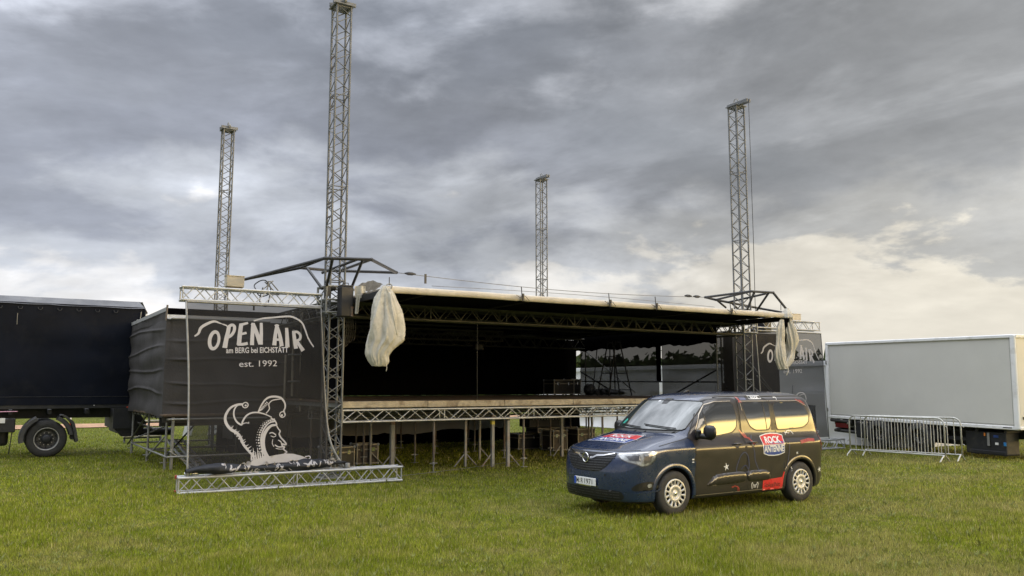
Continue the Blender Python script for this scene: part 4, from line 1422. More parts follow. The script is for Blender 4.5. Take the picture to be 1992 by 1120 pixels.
# bent bracket of tubes with a cable coil on the left banner truss
bk = Thing('pulley_bracket', 'folded metal bracket with coiled black cable on the left banner truss', 'bracket', sd(520, 570, 17.7))
coil = [(-0.10 + 0.17 * math.cos(a) * (1 + 0.06 * math.sin(5 * a)), 0.06 * math.sin(3 * a), 0.10 + 0.17 * math.sin(a)) for a in [0.1 * k for k in range(130)]]
bk.path('cable_coil', coil, 0.012, M_black, 6)
for a_, b__ in (((-0.16, 0, 0.02), (0.13, 0.05, 0.28)), ((-0.05, 0.05, 0.25), (0.20, 0, 0.0)), ((0.06, 0, 0.26), (0.24, 0.0, 0.06)), ((-0.22, 0, -0.01), (0.26, 0, -0.02)), ((0.0, 0.08, 0.26), (0.12, 0.08, 0.27)), ((-0.02, 0, 0.0), (0.02, 0, 0.24))):
    bk.tube('bar', a_, b__, 0.013, M_galv)
bk.path('loop', smoothpath([(-0.14, -0.15, 0.1), (-0.20, -0.16, -0.2), (-0.05, -0.16, -0.30), (0.02, -0.16, 0.0)], 5), 0.012, M_black, 6)


# ---- tarpaulin bundles
def bag(th, nm, levels, off=(0, 0), seed=0, m=M_bag, fold=0.05, name2=None):
    """levels: (z, u centre, half width, half depth); a gathered sheet with sharp creases"""
    lv = smoothpath(levels, 9)
    n = 110; vs = []; fs = []
    def ridge(v, k):
        return 1 - abs(mnoise.noise(v)) * k
    for i, (z, c, w, d) in enumerate(lv):
        for k in range(n):
            a = 2 * PI * k / n
            ca, sa = math.cos(a), math.sin(a)
            v1 = Vector((ca * 1.3 + seed, sa * 1.3 + z * 0.9, z * 1.1))
            v2 = Vector((ca * 1.9 + seed + z * 0.7, sa * 1.9, z * 0.9 + 5))
            v3 = Vector((ca * 5 + seed + z * 1.5, sa * 5, z * 3.0 + ca * 2))
            q = 1 + fold * (2.6 * mnoise.noise(v1) + 1.6 * (ridge(v2, 3.2) - 0.45) + 0.35 * (ridge(v3, 3.4) - 0.45))
            zz = z + 0.05 * fold * 4 * mnoise.noise(v2)
            vs.append((c + w * q * ca + off[0], d * q * sa + off[1], zz))
        if i:
            for k in range(n):
                l = (k + 1) % n
                fs.append(((i - 1) * n + k, (i - 1) * n + l, i * n + l, i * n + k))
    fs.append(tuple(range(n))); fs.append(tuple(range((len(lv) - 1) * n, len(lv) * n))[::-1])
    return th.mesh(nm, (vs, fs), m, True)


tb = Thing('tarpaulin_bundle', 'big pale tarpaulin bundle hanging from the left end of the roof edge', 'tarpaulin', (0.32, -2.05, 0))
def zc(y): return sv(748, y, -2.05)[2]
def uc(x, y): return sv(x, y, -2.05)[0] - 0.32
lv = []
for y, xl, xr in ((556, 744, 754), (568, 736, 765), (590, 728, 774), (615, 722, 783), (640, 718, 786), (660, 716, 784), (675, 714, 768), (690, 713, 756), (703, 718, 755), (712, 724, 750)):
    a_, b__ = uc(xl, y), uc(xr, y)
    lv.append((zc(y), (a_ + b__) / 2, (b__ - a_) / 2 * 0.9, (b__ - a_) / 2 * 0.68))
bag(tb, 'bundle', lv, seed=1.3, fold=0.13)
tb.path('crease', smoothpath([(uc(750, 570), -0.20, zc(570)), (uc(752, 610), -0.30, zc(612)), (uc(760, 645), -0.30, zc(652))], 6), [0.016] * 13, M_bag, 8)
tb.path('tie_tail', smoothpath([(uc(740, 705), -0.1, zc(700)), (uc(747, 712), -0.12, zc(712)), (uc(747, 722), -0.1, zc(722))], 4), 0.008, M_bag, 6)
ring = [(0.02 + 0.06 * math.cos(a), 0.0, RZ + 0.06 + 0.05 * math.sin(a)) for a in [2 * PI * k / 12 for k in range(12)]]
tb.path('shackle', ring, 0.012, M_galv, 6, True)
tb.tube('rod', (0.02, 0, RZ + 0.08), (0.02, 0, RZ + 0.24), 0.009, M_black, 6)

tb = Thing('tarpaulin_bundle', 'open pale tarpaulin hanging in two tails from the right end of the roof edge', 'tarpaulin', (11.95, -2.0, 0))
def z2(y): return sv(1528, y, -2.0)[2]
def u2(x, y): return sv(x, y, -2.0)[0] - 11.95
for nm, rows_, sd_, m_ in (('left_tail', ((622, 1518, 1524), (640, 1512, 1524), (665, 1511, 1524), (685, 1509, 1527), (700, 1511, 1527), (718, 1517, 1531)), 2.1, M_bag),
                           ('right_tail', ((618, 1527, 1537), (640, 1526, 1545), (662, 1528, 1549), (682, 1532, 1546), (700, 1527, 1543), (712, 1521, 1534)), 5.7, M_bag)):
    lv = []
    for y, xl, xr in rows_:
        a_, b__ = u2(xl, y), u2(xr, y)
        lv.append((z2(y), (a_ + b__) / 2, (b__ - a_) / 2, (b__ - a_) / 2 * 0.6))
    bag(tb, nm, lv, seed=sd_, fold=0.16, m=m_)
bag(tb, 'hood', [(z2(600), u2(1531, 600), 0.05, 0.05), (z2(608), u2(1530, 608), 0.13, 0.12), (z2(616), u2(1530, 616), 0.17, 0.15), (z2(619), u2(1530, 619), 0.16, 0.14)], seed=3, fold=0.06)
bag(tb, 'dark_opening', [(z2(619), u2(1530, 619), 0.13, 0.08), (z2(640), u2(1525, 640), 0.08, 0.05), (z2(665), u2(1526, 665), 0.05, 0.04)], seed=4, m=M_drape)  # black filling stands in for the shade inside the open tarpaulin
tb.path('tie_tail', smoothpath([(u2(1524, 712), -0.1, z2(712)), (u2(1526, 720), -0.12, z2(720)), (u2(1524, 730), -0.1, z2(730))], 4), 0.012, M_bag, 6)
tb.tube('rod', (u2(1519, 600), 0, z2(604)), (u2(1519, 590), 0, z2(590)), 0.009, M_black, 6)

# scraps of tarpaulin at the left roof corner
sc2 = Thing('tarpaulin_flap', 'loose pale tarpaulin flap hanging behind the black hoist box', 'tarpaulin', (0, 0, 0))
def flap(s, q):
    p = Vector(sd(690 + 22 * s - 8 * s * q * 0, 556 + (22 + 4 * s) * q, 16.8))
    return (p.x, p.y + 0.04 * math.sin(s * 9), p.z)
sc2.mesh('cloth', grid(flap, 10, 8), M_bag, True)
def flap2(s, q):
    p = Vector(sd(693 + (8 - 2 * q) * s - 3 * q, 572 + 38 * q, 16.7))
    return (p.x, p.y + 0.03 * math.sin(s * 12), p.z)
sc2.mesh('strip', grid(flap2, 8, 12), M_bag, True)
def lump(s, q):
    a_ = Vector(sd(700 + 45 * s, 556 - 7 * math.sin(s * PI) * (1 - q) - 3, 17.6))
    return (a_.x, a_.y + 0.5 * q, a_.z - 0.1 * q + 0.03 * mnoise.noise(Vector((s * 6, q * 4, 0))))
sc2.mesh('rolled_sheet', grid(lump, 20, 6), M_tentd, True)

cb = Thing('cable_loom', 'black cables hanging in loops beside the front left tower', 'cable')
for k in range(5):
    x0 = 0.24 + 0.05 * k
    cb.path('cable', smoothpath([(x0, 0.22, 3.9 - .05 * k), (x0 + .10, 0.30, 3.1), (x0 + .02 * k, 0.36, 2.5 + .12 * k), (x0 + .18, 0.42, 2.9), (x0 + .25, 0.50, 3.6)], 6), 0.009, M_black, 5)
for nm, lab, u_ in (('chain_hoist', 'black chain hoist hanging inside the roof near the left', 3.1), ('chain_hoist', 'black chain hoist hanging inside the roof near the middle', 6.6)):
    ch = Thing(nm, lab, 'hoist', (u_, 5.45, 2.95), group='chain hoists under the stage roof')
    ch.box('motor', (0, 0, 0.12), (0.30, 0.16, 0.20), M_dark, 0.03)
    ch.box('chain_bag', (0.12, 0, -0.12), (0.14, 0.14, 0.28), M_drape, 0.03)
    ch.tube('chain', (0, 0, 0.22), (0, 0, 0.36), 0.012, M_wire, 6)

# ================================================================== THINGS UNDER AND ON THE STAGE
def flight_case(label, loc, size, rz=0.0, m=M_ply, legs=False, group=None):
    w, d, h = size
    th = Thing('flight_case', label, 'flight case', loc, rz, group)
    th.box('body', (0, 0, h / 2 + 0.05), (w, d, h), m, 0.006)
    th.box('lid_band', (0, 0, h * 0.74 + 0.05), (w + 0.012, d + 0.012, 0.03), M_trimc, 0.003)
    e = 0.016
    for x in (-1, 1):
        for y in (-1, 1):
            th.box('edge_strip', (x * w / 2, y * d / 2, h / 2 + 0.05), (0.032, 0.032, h + 0.01), M_trimc, 0.004)
    for z in (0.05, h + 0.05):
        for y in (-1, 1):
            th.box('edge_strip', (0, y * d / 2, z), (w, 0.03, 0.03), M_trimc, 0.004)
        for x in (-1, 1):
            th.box('edge_strip', (x * w / 2, 0, z), (0.03, d, 0.03), M_trimc, 0.004)
            for y in (-1, 1):
                th.box('ball_corner', (x * (w / 2 + .004), y * (d / 2 + .004), z), (0.06, 0.06, 0.06), M_alu2, 0.018)
    for x in (-0.27, 0.27):
        th.box('latch', (x * w, -d / 2 - 0.012, h * 0.74 + 0.05), (0.09, 0.015, 0.10), M_chrome, 0.004)
    th.box('handle_plate', (0, -d / 2 - 0.010, h * 0.45 + 0.05), (0.17, 0.012, 0.12), M_black, 0.004)
    for x in (-1, 1):
        for y in (-1, 1):
            vs_ = lathe([(0.0, -0.012), (0.028, -0.012), (0.028, 0.012), (0.0, 0.012)], 'y', 10, (x * w * 0.4, y * d * 0.38, 0.025))
            th.mesh('castor', vs_, M_rubber, True)
    return th


p = sg(668, 912); flight_case('flight case with open front seen through the foot of the front left tower', (p[0] - 0.1, p[1] + 0.2, 0), (0.62, 0.5, 0.44), 0.25, M_caseb)
p = sg(716, 905); flight_case('brown flight case with two butterfly latches under the left of the stage', (p[0], p[1] + 0.25, 0), (0.52, 0.45, 0.44), -0.05, M_ply)
p = sg(1085, 879); flight_case('brown flight case with bright edges right of the rusty middle leg', (p[0] + 0.1, p[1] + 0.3, 0), (0.52, 0.5, 0.55), 0.1, M_ply)
p = sg(1126, 878); flight_case('brown flight case partly hidden by the van bonnet', (p[0] + 0.3, p[1] + 0.3, 0), (0.62, 0.5, 0.58), 0.05, M_ply)
u, v, _ = sv(1085, 760, 6.6)
flight_case('black flight case with chrome edges on the stage by the backdrop end', (u + 0.05, 6.6, DECK), (0.82, 0.6, 0.46), 0.0, M_caseb)
flight_case('small black flight case standing right of the larger one on the stage', (u + 0.68, 6.7, DECK), (0.32, 0.5, 0.48), 0.0, M_caseb)
# dark stack of crates under the stage
for i, (px, py, w, h, lab) in enumerate(((1050, 878, 0.75, 0.42, 'black crate lowest in the dark stack under the stage'), (1105, 868, 1.5, 0.5, 'long black crate under the right part of the stage'))):
    p = sg(px, py)
    flight_case(lab, (p[0], p[1] + 0.9, 0), (w, 0.7, h), 0.0, M_caseb)
p = sg(1090, 868)
th = Thing('console_rack', 'black equipment rack on the long crate under the stage', 'rack', (p[0], p[1] + 1.0, 0.56))
th.box('body', (0, 0, 0.2), (1.4, 0.6, 0.36), M_caseb, 0.01)
for i in range(3):
    th.box('strip', (0, -0.305, 0.09 + i * 0.11), (1.3, 0.012, 0.02), M_dark)
for i in range(11):
    th.box('connector', (-0.55 + i * 0.11, -0.312, 0.26), (0.035, 0.01, 0.03), M_galv)

# step ladder on the stage
ul, vl, _ = su(1212, 768, 11.5)
th = Thing('step_ladder', 'double sided step ladder standing on the right of the stage', 'ladder', (11.35, vl + 0.25, DECK), rz=0.15)
for s in (-1, 1):
    for x in (-0.2, 0.2):
        k_ = 0.24 if x < 0 else 0.24
        th.tube('rail', (s * 0.55, x * 1.3, 0), (s * 0.10, x * 0.8, 1.78), 0.022, M_dark)
    for i in range(6):
        q = (i + 0.7) / 6.6
        xx = s * (0.55 - 0.45 * q); yy = 0.26 - 0.10 * q
        th.tube('rung', (xx, -yy, 1.78 * q), (xx, yy, 1.78 * q), 0.017, M_dark, 6)
th.tube('hinge', (-0.10, 0.17, 1.74), (0.10, 0.17, 1.74), 0.02, M_dark)
th.tube('hinge', (-0.10, -0.17, 1.74), (0.10, -0.17, 1.74), 0.02, M_dark)

# frames and poles by the right side wall
sr = Thing('scaffold', 'dark scaffold frames with long diagonals along the right stage side', 'scaffold')
for v_ in (7.3, 5.9, 5.65, 0.9):
    sr.tube('standard', (12.1, v_, DECK), (12.1, v_, 3.45), 0.022, M_galv if v_ < 1 else M_dark)
sr.tube('diagonal', (12.1, 7.6, 3.3), (12.1, 4.6, DECK + 0.1), 0.02, M_galv)
sr.tube('diagonal', (12.1, 7.6, 2.4), (12.1, 5.6, DECK + 0.05), 0.03, M_dark)
sr.tube('diagonal', (12.1, 6.6, 3.3), (12.1, 6.9, DECK), 0.018, M_dark)
sr.tube('ledger', (12.1, 7.8, 2.05), (12.1, 0.9, 2.0), 0.022, M_dark)
sr.tube('diagonal', (12.1, 2.9, DECK), (12.1, 0.95, 2.35), 0.025, M_dark)
# hose reel and rolled cloth lying by the ladder
th = Thing('cloth_roll', 'dark rolled cloth lying on the stage below the ladder', 'cloth roll', (11.6, 5.6, DECK + 0.02))
bag(th, 'roll', [(0.0, 0.1, 0.5, 0.25), (0.08, 0.1, 0.55, 0.28), (0.16, 0.0, 0.4, 0.2), (0.2, 0.0, 0.15, 0.1)], seed=8, m=M_dark, fold=0.15)
th = Thing('cable_drum', 'black cable drum standing on the stage below the ladder', 'cable drum', (11.2, 5.9, DECK + 0.19))
th.mesh('drum', lathe([(0.0, -0.09), (0.19, -0.09), (0.19, -0.07), (0.10, -0.06), (0.10, 0.06), (0.19, 0.07), (0.19, 0.09), (0.0, 0.09)], 'y', 20), M_black, True)
th.tube('axle', (0, -0.12, 0), (0, 0.12, 0), 0.03, M_galv)

# ---- right wing scaffold in front of its gauze
wr = Thing('gauze_cladding', 'dark brown gauze wall behind the front right tower', 'gauze wall')
uR = sv(1515, 700, 0.95)[0]
wr.mesh('front_panel', grid(lambda s, q: (12.42 + (uR - 12.42) * s, 0.95 + 0.03 * mnoise.noise(Vector((s * 5, q * 4, 41))), 3.5 - 2.5 * q), 30, 20), M_gauze, True)
wr.mesh('side_panel', grid(lambda s, q: (uR + 0.02 * math.sin(s * 9), 0.95 + 1.2 * s, 3.5 - 2.5 * q), 30, 20), M_gauze, True)
sc3 = Thing('scaffold', 'galvanised scaffold of the right wing behind the van roof', 'scaffold')
P0 = [sd(1402, 648, 24.6), sd(1402, 790, 24.6)]
for px, top, d_ in ((1402, 650, 24.6), (1459, 690, 26.2), (1408, 745, 25.4), (1500, 700, 26.6)):
    a_ = sd(px, top, d_)
    sc3.tube('standard', (a_[0], a_[1], 0.05), a_, 0.025, M_galv)
for (x0, y0, x1, y1, d_) in ((1403, 704, 1455, 745, 25.2), (1408, 738, 1435, 762, 25.2), (1459, 705, 1482, 735, 25.2), (1472, 730, 1502, 765, 25.0), (1459, 745, 1477, 765, 25.2), (1398, 706, 1410, 702, 25.0)):
    a_ = Vector(sd(x0, y0, d_)); b__ = Vector(sd(x1, y1, d_)); c_ = a_ + (b__ - a_) * 1.9
    if c_.z < 0.05: c_ = a_ + (b__ - a_) * ((a_.z - 0.05) / max(0.01, a_.z - b__.z))
    sc3.tube('diagonal', a_, c_, 0.018, M_galv)

# ================================================================== LEFT TRUCK
TV = 8.8
trk = Thing('truck', 'dark curtain sided truck with one rear wheel, cut off by the left edge', 'truck', (-2.42, TV, 0))
# local x runs to the left as negative numbers, local y away from the viewer
LT = 6.6


def curtain(s, q):
    x = -LT * (1 - s)
    z = 4.10 - 2.72 * q
    w = 0.022 * mnoise.noise(Vector((x * 0.8, z * 0.6, 5))) + 0.010 * math.sin(z * 5 + 2 * mnoise.noise(Vector((x * 0.5, z, 2)))) + 0.006 * mnoise.noise(Vector((x * 4, z * 3, 7)))
    return (x, w, z)
trk.mesh('curtain', grid(curtain, 90, 50), M_tarp, True)
trk.mesh('rear_curtain', grid(lambda s, q: (0.0 + 0.01 * math.sin(s * 7), 2.45 * s, 4.10 - 2.72 * q), 10, 10), M_tarp, True)
trk.mesh('bottom_hem', grid(lambda s, q: (-LT * (1 - s) , -0.042 + 0.004 * math.sin(s * 60), 1.62 - 0.24 * q), 60, 2), M_tarp, True)
def roofside(s, q):
    x = -LT * (1 - s) - 0.10 * (1 - q) * (s > 0.99)
    return (x, -0.03 + 0.42 * (1 - q), 4.07 + 0.22 * (1 - q) + 0.012 * mnoise.noise(Vector((x * 1.7, q * 2, 1))) - 0.02 * q * abs(math.sin(x * 2.6)))
trk.mesh('roof_flap', grid(roofside, 80, 6), M_tarp2, True)
trk.mesh('roof', grid(lambda s, q: (-LT * (1 - s), 0.39 + 1.9 * q, 4.285), 4, 4), M_tarp2, True)
trk.mesh('roof_end', ([(0, -0.03, 4.05), (-0.02, 0.39, 4.29), (0.0, 2.3, 4.28), (0.0, 2.45, 4.05), (0.10, 0.1, 3.95), (0.1, 2.4, 3.95)], [(0, 1, 4), (1, 2, 5, 4), (2, 3, 5)]), M_tarp2)
for i in range(13):
    x = -0.75 - i * 0.46
    trk.path('roller_hook', smoothpath([(x - 0.05, -0.035, 3.98), (x - 0.04, -0.05, 3.93), (x, -0.055, 3.915), (x + 0.04, -0.05, 3.93), (x + 0.05, -0.035, 3.98)], 4), 0.010, M_chassis, 5)
trk.tube('rear_post', (0.02, -0.02, 1.35), (0.02, -0.02, 4.0), 0.035, M_chassis)
trk.tube('post_latch', (-0.12, -0.06, 3.72), (-0.10, -0.06, 3.97), 0.014, M_galv)
trk.tube('post_latch', (-0.30, -0.06, 3.62), (-0.18, -0.06, 3.75), 0.012, M_galv)
trk.box('latch_plate', (0.04, -0.06, 3.88), (0.05, 0.03, 0.06), M_plate, 0.005)
trk.tube('strap', (-3.1, -0.03, 3.50), (-3.1, -0.03, 3.80), 0.008, M_galv, 5)
trk.tube('seam', (-LT, -0.046, 1.60), (0, -0.046, 1.60), 0.006, M_dark, 5)
trk.box('floor_rail', (-LT / 2, 0.02, 1.335), (LT, 0.10, 0.11), M_chassis, 0.008)
trk.box('chassis_beam', (-LT / 2, 0.75, 1.15), (LT, 0.10, 0.28), M_chassis, 0.01)
trk.box('chassis_beam', (-LT / 2, 1.70, 1.15), (LT, 0.10, 0.28), M_chassis, 0.01)
for i in range(7):
    trk.box('cross_member', (-0.4 - i * 0.9, 1.2, 1.2), (0.08, 2.3, 0.12), M_chassis)
trk.box('rear_reflector', (-0.28, -0.04, 1.30), (0.13, 0.02, 0.045), mat('red_reflector', (0.55, 0.06, 0.02), 0.3), 0.004)
trk.box('pin', (-1.16, -0.04, 1.36), (0.02, 0.02, 0.02), M_plate)


def wheel(th, c, r=0.49, w=0.28, far=False):
    cx_, cy_, cz_ = c
    prof = [(r * 0.60, -w / 2 + 0.02), (r * 0.66, -w / 2), (r * 0.90, -w / 2 + 0.005), (r * 0.975, -w / 2 + 0.03), (r, -w / 2 + 0.06), (r, w / 2 - 0.05), (r * 0.96, w / 2 - 0.01), (r * 0.62, w / 2)]
    wh = th.mesh('wheel', lathe(prof, 'y', 48, c), M_rubber, True)
    if far: return wh
    rp = [(r * 0.61, -w / 2 + 0.005), (r * 0.585, -w / 2 + 0.0), (r * 0.565, -w / 2 + 0.02), (r * 0.55, -w / 2 + 0.10)]
    th.mesh('rim_edge', lathe(rp, 'y', 48, c), M_rimb, True, parent=wh)
    rp = [(r * 0.555, -w / 2 + 0.10), (r * 0.47, -w / 2 + 0.15), (r * 0.36, -w / 2 + 0.16), (r * 0.30, -w / 2 + 0.13), (r * 0.24, -w / 2 + 0.06), (r * 0.20, -w / 2 + 0.02), (0.0, -w / 2 + 0.01)]
    th.mesh('rim', lathe(rp, 'y', 40, c), M_rim, True, parent=wh)
    th.mesh('hub', lathe([(r * 0.25, -w / 2 + 0.1), (r * 0.24, -w / 2 - 0.0), (r * 0.17, -w / 2 - 0.02), (0, -w / 2 - 0.022)], 'y', 20, c), M_chassis, True, parent=wh)
    for i in range(10):
        a_ = 2 * PI * i / 10
        th.tube('wheel_nut', (cx_ + r * 0.33 * math.cos(a_), cy_ - w / 2 + 0.15, cz_ + r * 0.33 * math.sin(a_)), (cx_ + r * 0.33 * math.cos(a_), cy_ - w / 2 + 0.115, cz_ + r * 0.33 * math.sin(a_)), 0.014, M_rimb, 6, parent=wh)
        a_ += PI / 10
        pts_ = []
        ov = [(cx_ + r * (0.455 + 0.045 * math.cos(q)) * math.cos(a_ + 0.09 * math.sin(q)), cy_ - w / 2 + 0.139 + 0.0, cz_ + r * (0.455 + 0.045 * math.cos(q)) * math.sin(a_ + 0.09 * math.sin(q))) for q in [2 * PI * k / 10 for k in range(10)]]
        th.mesh('rim_hole', (ov, [tuple(range(10))[::-1]]), M_ink, parent=wh)
    return wh


WX = -2.24
wheel(trk, (WX, 0.20, 0.485)); wheel(trk, (WX, 0.52, 0.485), far=True); wheel(trk, (WX, 2.2, 0.485), far=True)
trk.tube('axle', (WX, 0.3, 0.485), (WX, 2.2, 0.485), 0.09, M_chassis)
# mudguard pieces and flap
def guard(a0, a1):
    vs, fs = [], []
    n = 16
    for i in range(n + 1):
        a_ = math.radians(a0 + (a1 - a0) * i / n)
        for r_, y in ((0.535, 0.60), (0.535, -0.02), (0.62, -0.02), (0.645, 0.02), (0.645, 0.60)):
            vs.append((WX + r_ * math.cos(a_), y, 0.50 + r_ * 0.98 * math.sin(a_)))
        if i:
            for j in range(5):
                l = (j + 1) % 5
                fs.append(((i - 1) * 5 + j, (i - 1) * 5 + l, i * 5 + l, i * 5 + j))
    fs.append(tuple(range(5))); fs.append(tuple(range(n * 5, n * 5 + 5))[::-1])
    return vs, fs
M_guard = mat('mudguard_plastic', (0.05, 0.05, 0.052), 0.5, 0.0, 0.2, 6, dirt=(0.10, 0.09, 0.07), dirtamt=0.5)
trk.mesh('mudguard', guard(115, 190), M_guard)
trk.mesh('mudguard', guard(8, 66), M_guard)
pr_ = [(WX + 0.30 + 0.10 * q + 0.42 * q ** 0.8 if q < 0.5 else WX + 0.30 + 0.10 * q + 0.42 * 0.5 ** 0.8 + 0.12 * (q - 0.5), 1.10 - 0.72 * q ** 1.6) for q in [k / 12 for k in range(13)]]
vs_, fs_ = [], []
for i, (x_, z_) in enumerate(pr_):
    for dx_, y_ in ((-0.02, -0.03), (0.02 + 0.03 * (i > 4), -0.03), (0.02 + 0.03 * (i > 4), 0.5), (-0.02, 0.5)):
        vs_.append((x_ + dx_, y_, z_ + (0.03 if dx_ > 0 else 0)))
    if i:
        fs_ += [((i - 1) * 4 + j, (i - 1) * 4 + (j + 1) % 4, i * 4 + (j + 1) % 4, i * 4 + j) for j in range(4)]
fs_ += [(0, 1, 2, 3), (48, 51, 50, 49)]
trk.mesh('mud_flap', (vs_, fs_), M_guard)
trk.box('flap_box', (WX + 0.62, 0.3, 0.60), (0.10, 0.5, 0.30), M_chassis, 0.01)
# folded tail lift under the rear
trk.mesh('tail_lift', merge([boxgeo((-0.36, 0.9, 1.0), (0.62, 2.0, 0.56)), boxgeo((-0.30, 0.9, 0.66), (0.5, 1.9, 0.14))]), M_chassis)
trk.tube('lift_arm', (-0.40, 0.1, 0.62), (0.9, 0.1, 0.60), 0.11, M_chassis, 12)
trk.tube('lift_pivot', (-0.32, -0.03, 0.62), (-0.32, 0.15, 0.62), 0.13, M_black, 16)
trk.tube('hydraulic_ram', (-0.25, 0.0, 0.95), (0.35, 0.0, 0.70), 0.035, M_galv)
trk.mesh('mounting_plate', (([(-0.62, -0.02, 1.28), (-0.10, -0.02, 1.28), (0.2, -0.02, 0.85), (0.0, -0.02, 0.50), (-0.45, -0.02, 0.50), (-0.62, -0.02, 0.70)]), [(0, 5, 4, 3, 2, 1)]), M_chassis)
# things before the wheel at the picture's edge
trk.box('storage_box', (-3.25, 0.18, 0.86), (0.55, 0.36, 0.36), M_chassis, 0.02)
trk.box('pale_panel', (-3.42, -0.02, 0.99), (0.42, 0.02, 0.13), M_plate, 0.005)
trk.box('tail_stripe', (-3.22, -0.05, 1.225), (0.55, 0.015, 0.022), mat('pink_reflective_strip', (0.75, 0.40, 0.55), 0.4), 0.003)
trk.mesh('air_tank', ([(v_[0] - 3.25, v_[2] + 0.35, v_[1] * 1.0 + 0.62) for v_ in lathe([(0.0, -0.30), (0.11, -0.28), (0.14, -0.2), (0.14, 0.2), (0.11, 0.28), (0.0, 0.30)], 'y', 16)[0]], lathe([(0.0, -0.30), (0.11, -0.28), (0.14, -0.2), (0.14, 0.2), (0.11, 0.28), (0.0, 0.30)], 'y', 16)[1]), M_chassis, True)
trk.tube('support_bar', (-3.02, 0.1, 0.9), (-3.08, 0.1, 0.12), 0.014, M_chassis, 6)
trk.tube('support_bar', (-3.40, 0.1, 0.7), (-3.44, 0.1, 0.12), 0.014, M_chassis, 6)
for y in (-0.12,):
    trk.box('side_guard', (-4.6, 0.0, 0.72), (2.2, 0.03, 0.10), M_galv, 0.004)
    trk.box('side_guard', (-4.6, 0.0, 0.98), (2.2, 0.03, 0.10), M_galv, 0.004)
# red and white marker pole by the earth strip
X, Y = -20.9, 39.5
th = Thing('marker_pole', 'red and white pole standing in the field behind the left truck', 'pole', (X, Y, 0), frame=WORLD)
for i in range(7):
    th.tube('band', (0.01 * i, 0, i * 0.22), (0.01 * i + 0.01, 0, (i + 1) * 0.22), 0.03, M_plate if i % 2 else M_redp)

# ================================================================== RIGHT BOX TRUCK
Cn = Vector((12.67, 20.9, 0)); Cf = Vector((10.12, 26.7, 0))
ang = math.atan2((Cf - Cn).y, (Cf - Cn).x)
BL_ = (Cf - Cn).length
R_ = Matrix.Translation((Cn.x, Cn.y, 0)) @ Matrix.Rotation(ang, 4, 'Z')
tilt = Matrix.Rotation(-0.0135, 4, 'Y')
bt = Thing('box_truck', 'white box truck body standing behind the crowd barriers, cut off on the right', 'truck', M=R_ @ tilt)
# local: x towards the rear end (far), y to the right negative -> body lies at y<0
Z0, Z1 = 0.80, 3.17
BW = 2.45
bt.box('side_panel', (BL_ / 2, -0.02, (Z0 + Z1) / 2), (BL_ - 0.16, 0.03, Z1 - Z0 - 0.12), M_white, 0.004)
bt.box('core', (BL_ / 2, -BW / 2, (Z0 + Z1) / 2), (BL_ - 0.06, BW - 0.08, Z1 - Z0 - 0.06), M_white, 0.01)
bt.box('top_rail', (BL_ / 2, 0.0, Z1 - 0.03), (BL_ + 0.02, 0.07, 0.09), M_wframe, 0.015)
bt.box('bottom_rail', (BL_ / 2, 0.0, Z0 + 0.03), (BL_ + 0.02, 0.06, 0.09), M_wframe, 0.012)
bt.box('kick_seam', (BL_ / 2, -0.002, Z0 + 0.11), (BL_ - 0.2, 0.012, 0.008), M_galv)
bt.box('corner_post', (0.03, 0.0, (Z0 + Z1) / 2), (0.14, 0.075, Z1 - Z0 + 0.01), M_wframe, 0.02)
bt.box('corner_post', (BL_ - 0.04, 0.0, (Z0 + Z1) / 2), (0.12, 0.07, Z1 - Z0 + 0.01), M_wframe, 0.015)
bt.box('corner_post_seam', (0.105, 0.036, (Z0 + Z1) / 2), (0.006, 0.004, Z1 - Z0 - 0.1), M_galv)
bt.box('front_panel', (-0.005, -BW / 2, (Z0 + Z1) / 2), (0.03, BW - 0.1, Z1 - Z0 - 0.08), M_white, 0.01)
bt.box('top_rail', (-0.02, -BW / 2, Z1 - 0.03), (0.06, BW, 0.09), M_wframe, 0.015)
bt.box('bottom_rail', (-0.02, -BW / 2, Z0 + 0.03), (0.06, BW, 0.08), M_wframe, 0.012)
bt.box('roof', (BL_ / 2, -BW / 2, Z1 + 0.005), (BL_, BW, 0.03), M_wframe, 0.01)
bt.box('rear_hinge', (BL_ - 0.01, 0.03, 2.55), (0.05, 0.05, 0.12), M_galv, 0.008)
bt.box('rear_hinge', (BL_ - 0.01, 0.03, 1.05), (0.05, 0.05, 0.12), M_galv, 0.008)
bt.box('maker_badge', (0.28, 0.033, Z0 + 0.035), (0.24, 0.004, 0.02), M_dark)
bt.box('side_mark', (-0.03, -0.16, Z0 + 0.28), (0.006, 0.06, 0.07), M_dark)
bt.box('chassis_beam', (BL_ / 2, -0.75, Z0 - 0.17), (BL_, 0.1, 0.24), M_chassis, 0.01)
bt.box('chassis_beam', (BL_ / 2, -1.70, Z0 - 0.17), (BL_, 0.1, 0.24), M_chassis, 0.01)
for i in range(8):
    bt.box('cross_member', (0.4 + i * 0.8, -1.2, Z0 - 0.06), (0.08, 2.3, 0.10), M_chassis)
bt.box('side_box', (1.0, -0.35, 0.40), (1.15, 0.5, 0.58), M_chassis, 0.03)
bt.box('side_box_step', (0.95, -0.33, 0.16), (1.0, 0.5, 0.12), M_chassis, 0.03)
bt.box('orange_marker', (1.00, -0.08, 0.62), (0.03, 0.02, 0.08), M_orange)
bt.box('grey_strap', (0.90, -0.08, 0.50), (0.07, 0.02, 0.34), M_galv, 0.004)
bt.box('white_label', (0.68, -0.09, 0.40), (0.09, 0.01, 0.06), M_plate)
bt.box('blue_cap', (0.45, -0.08, 0.40), (0.07, 0.03, 0.10), mat('blue_cap', (0.02, 0.18, 0.45), 0.4), 0.01)
bt.box('blue_hose', (0.70, -0.10, 0.58), (0.14, 0.03, 0.07), mat('dark_blue_cap', (0.02, 0.05, 0.18), 0.4), 0.01)
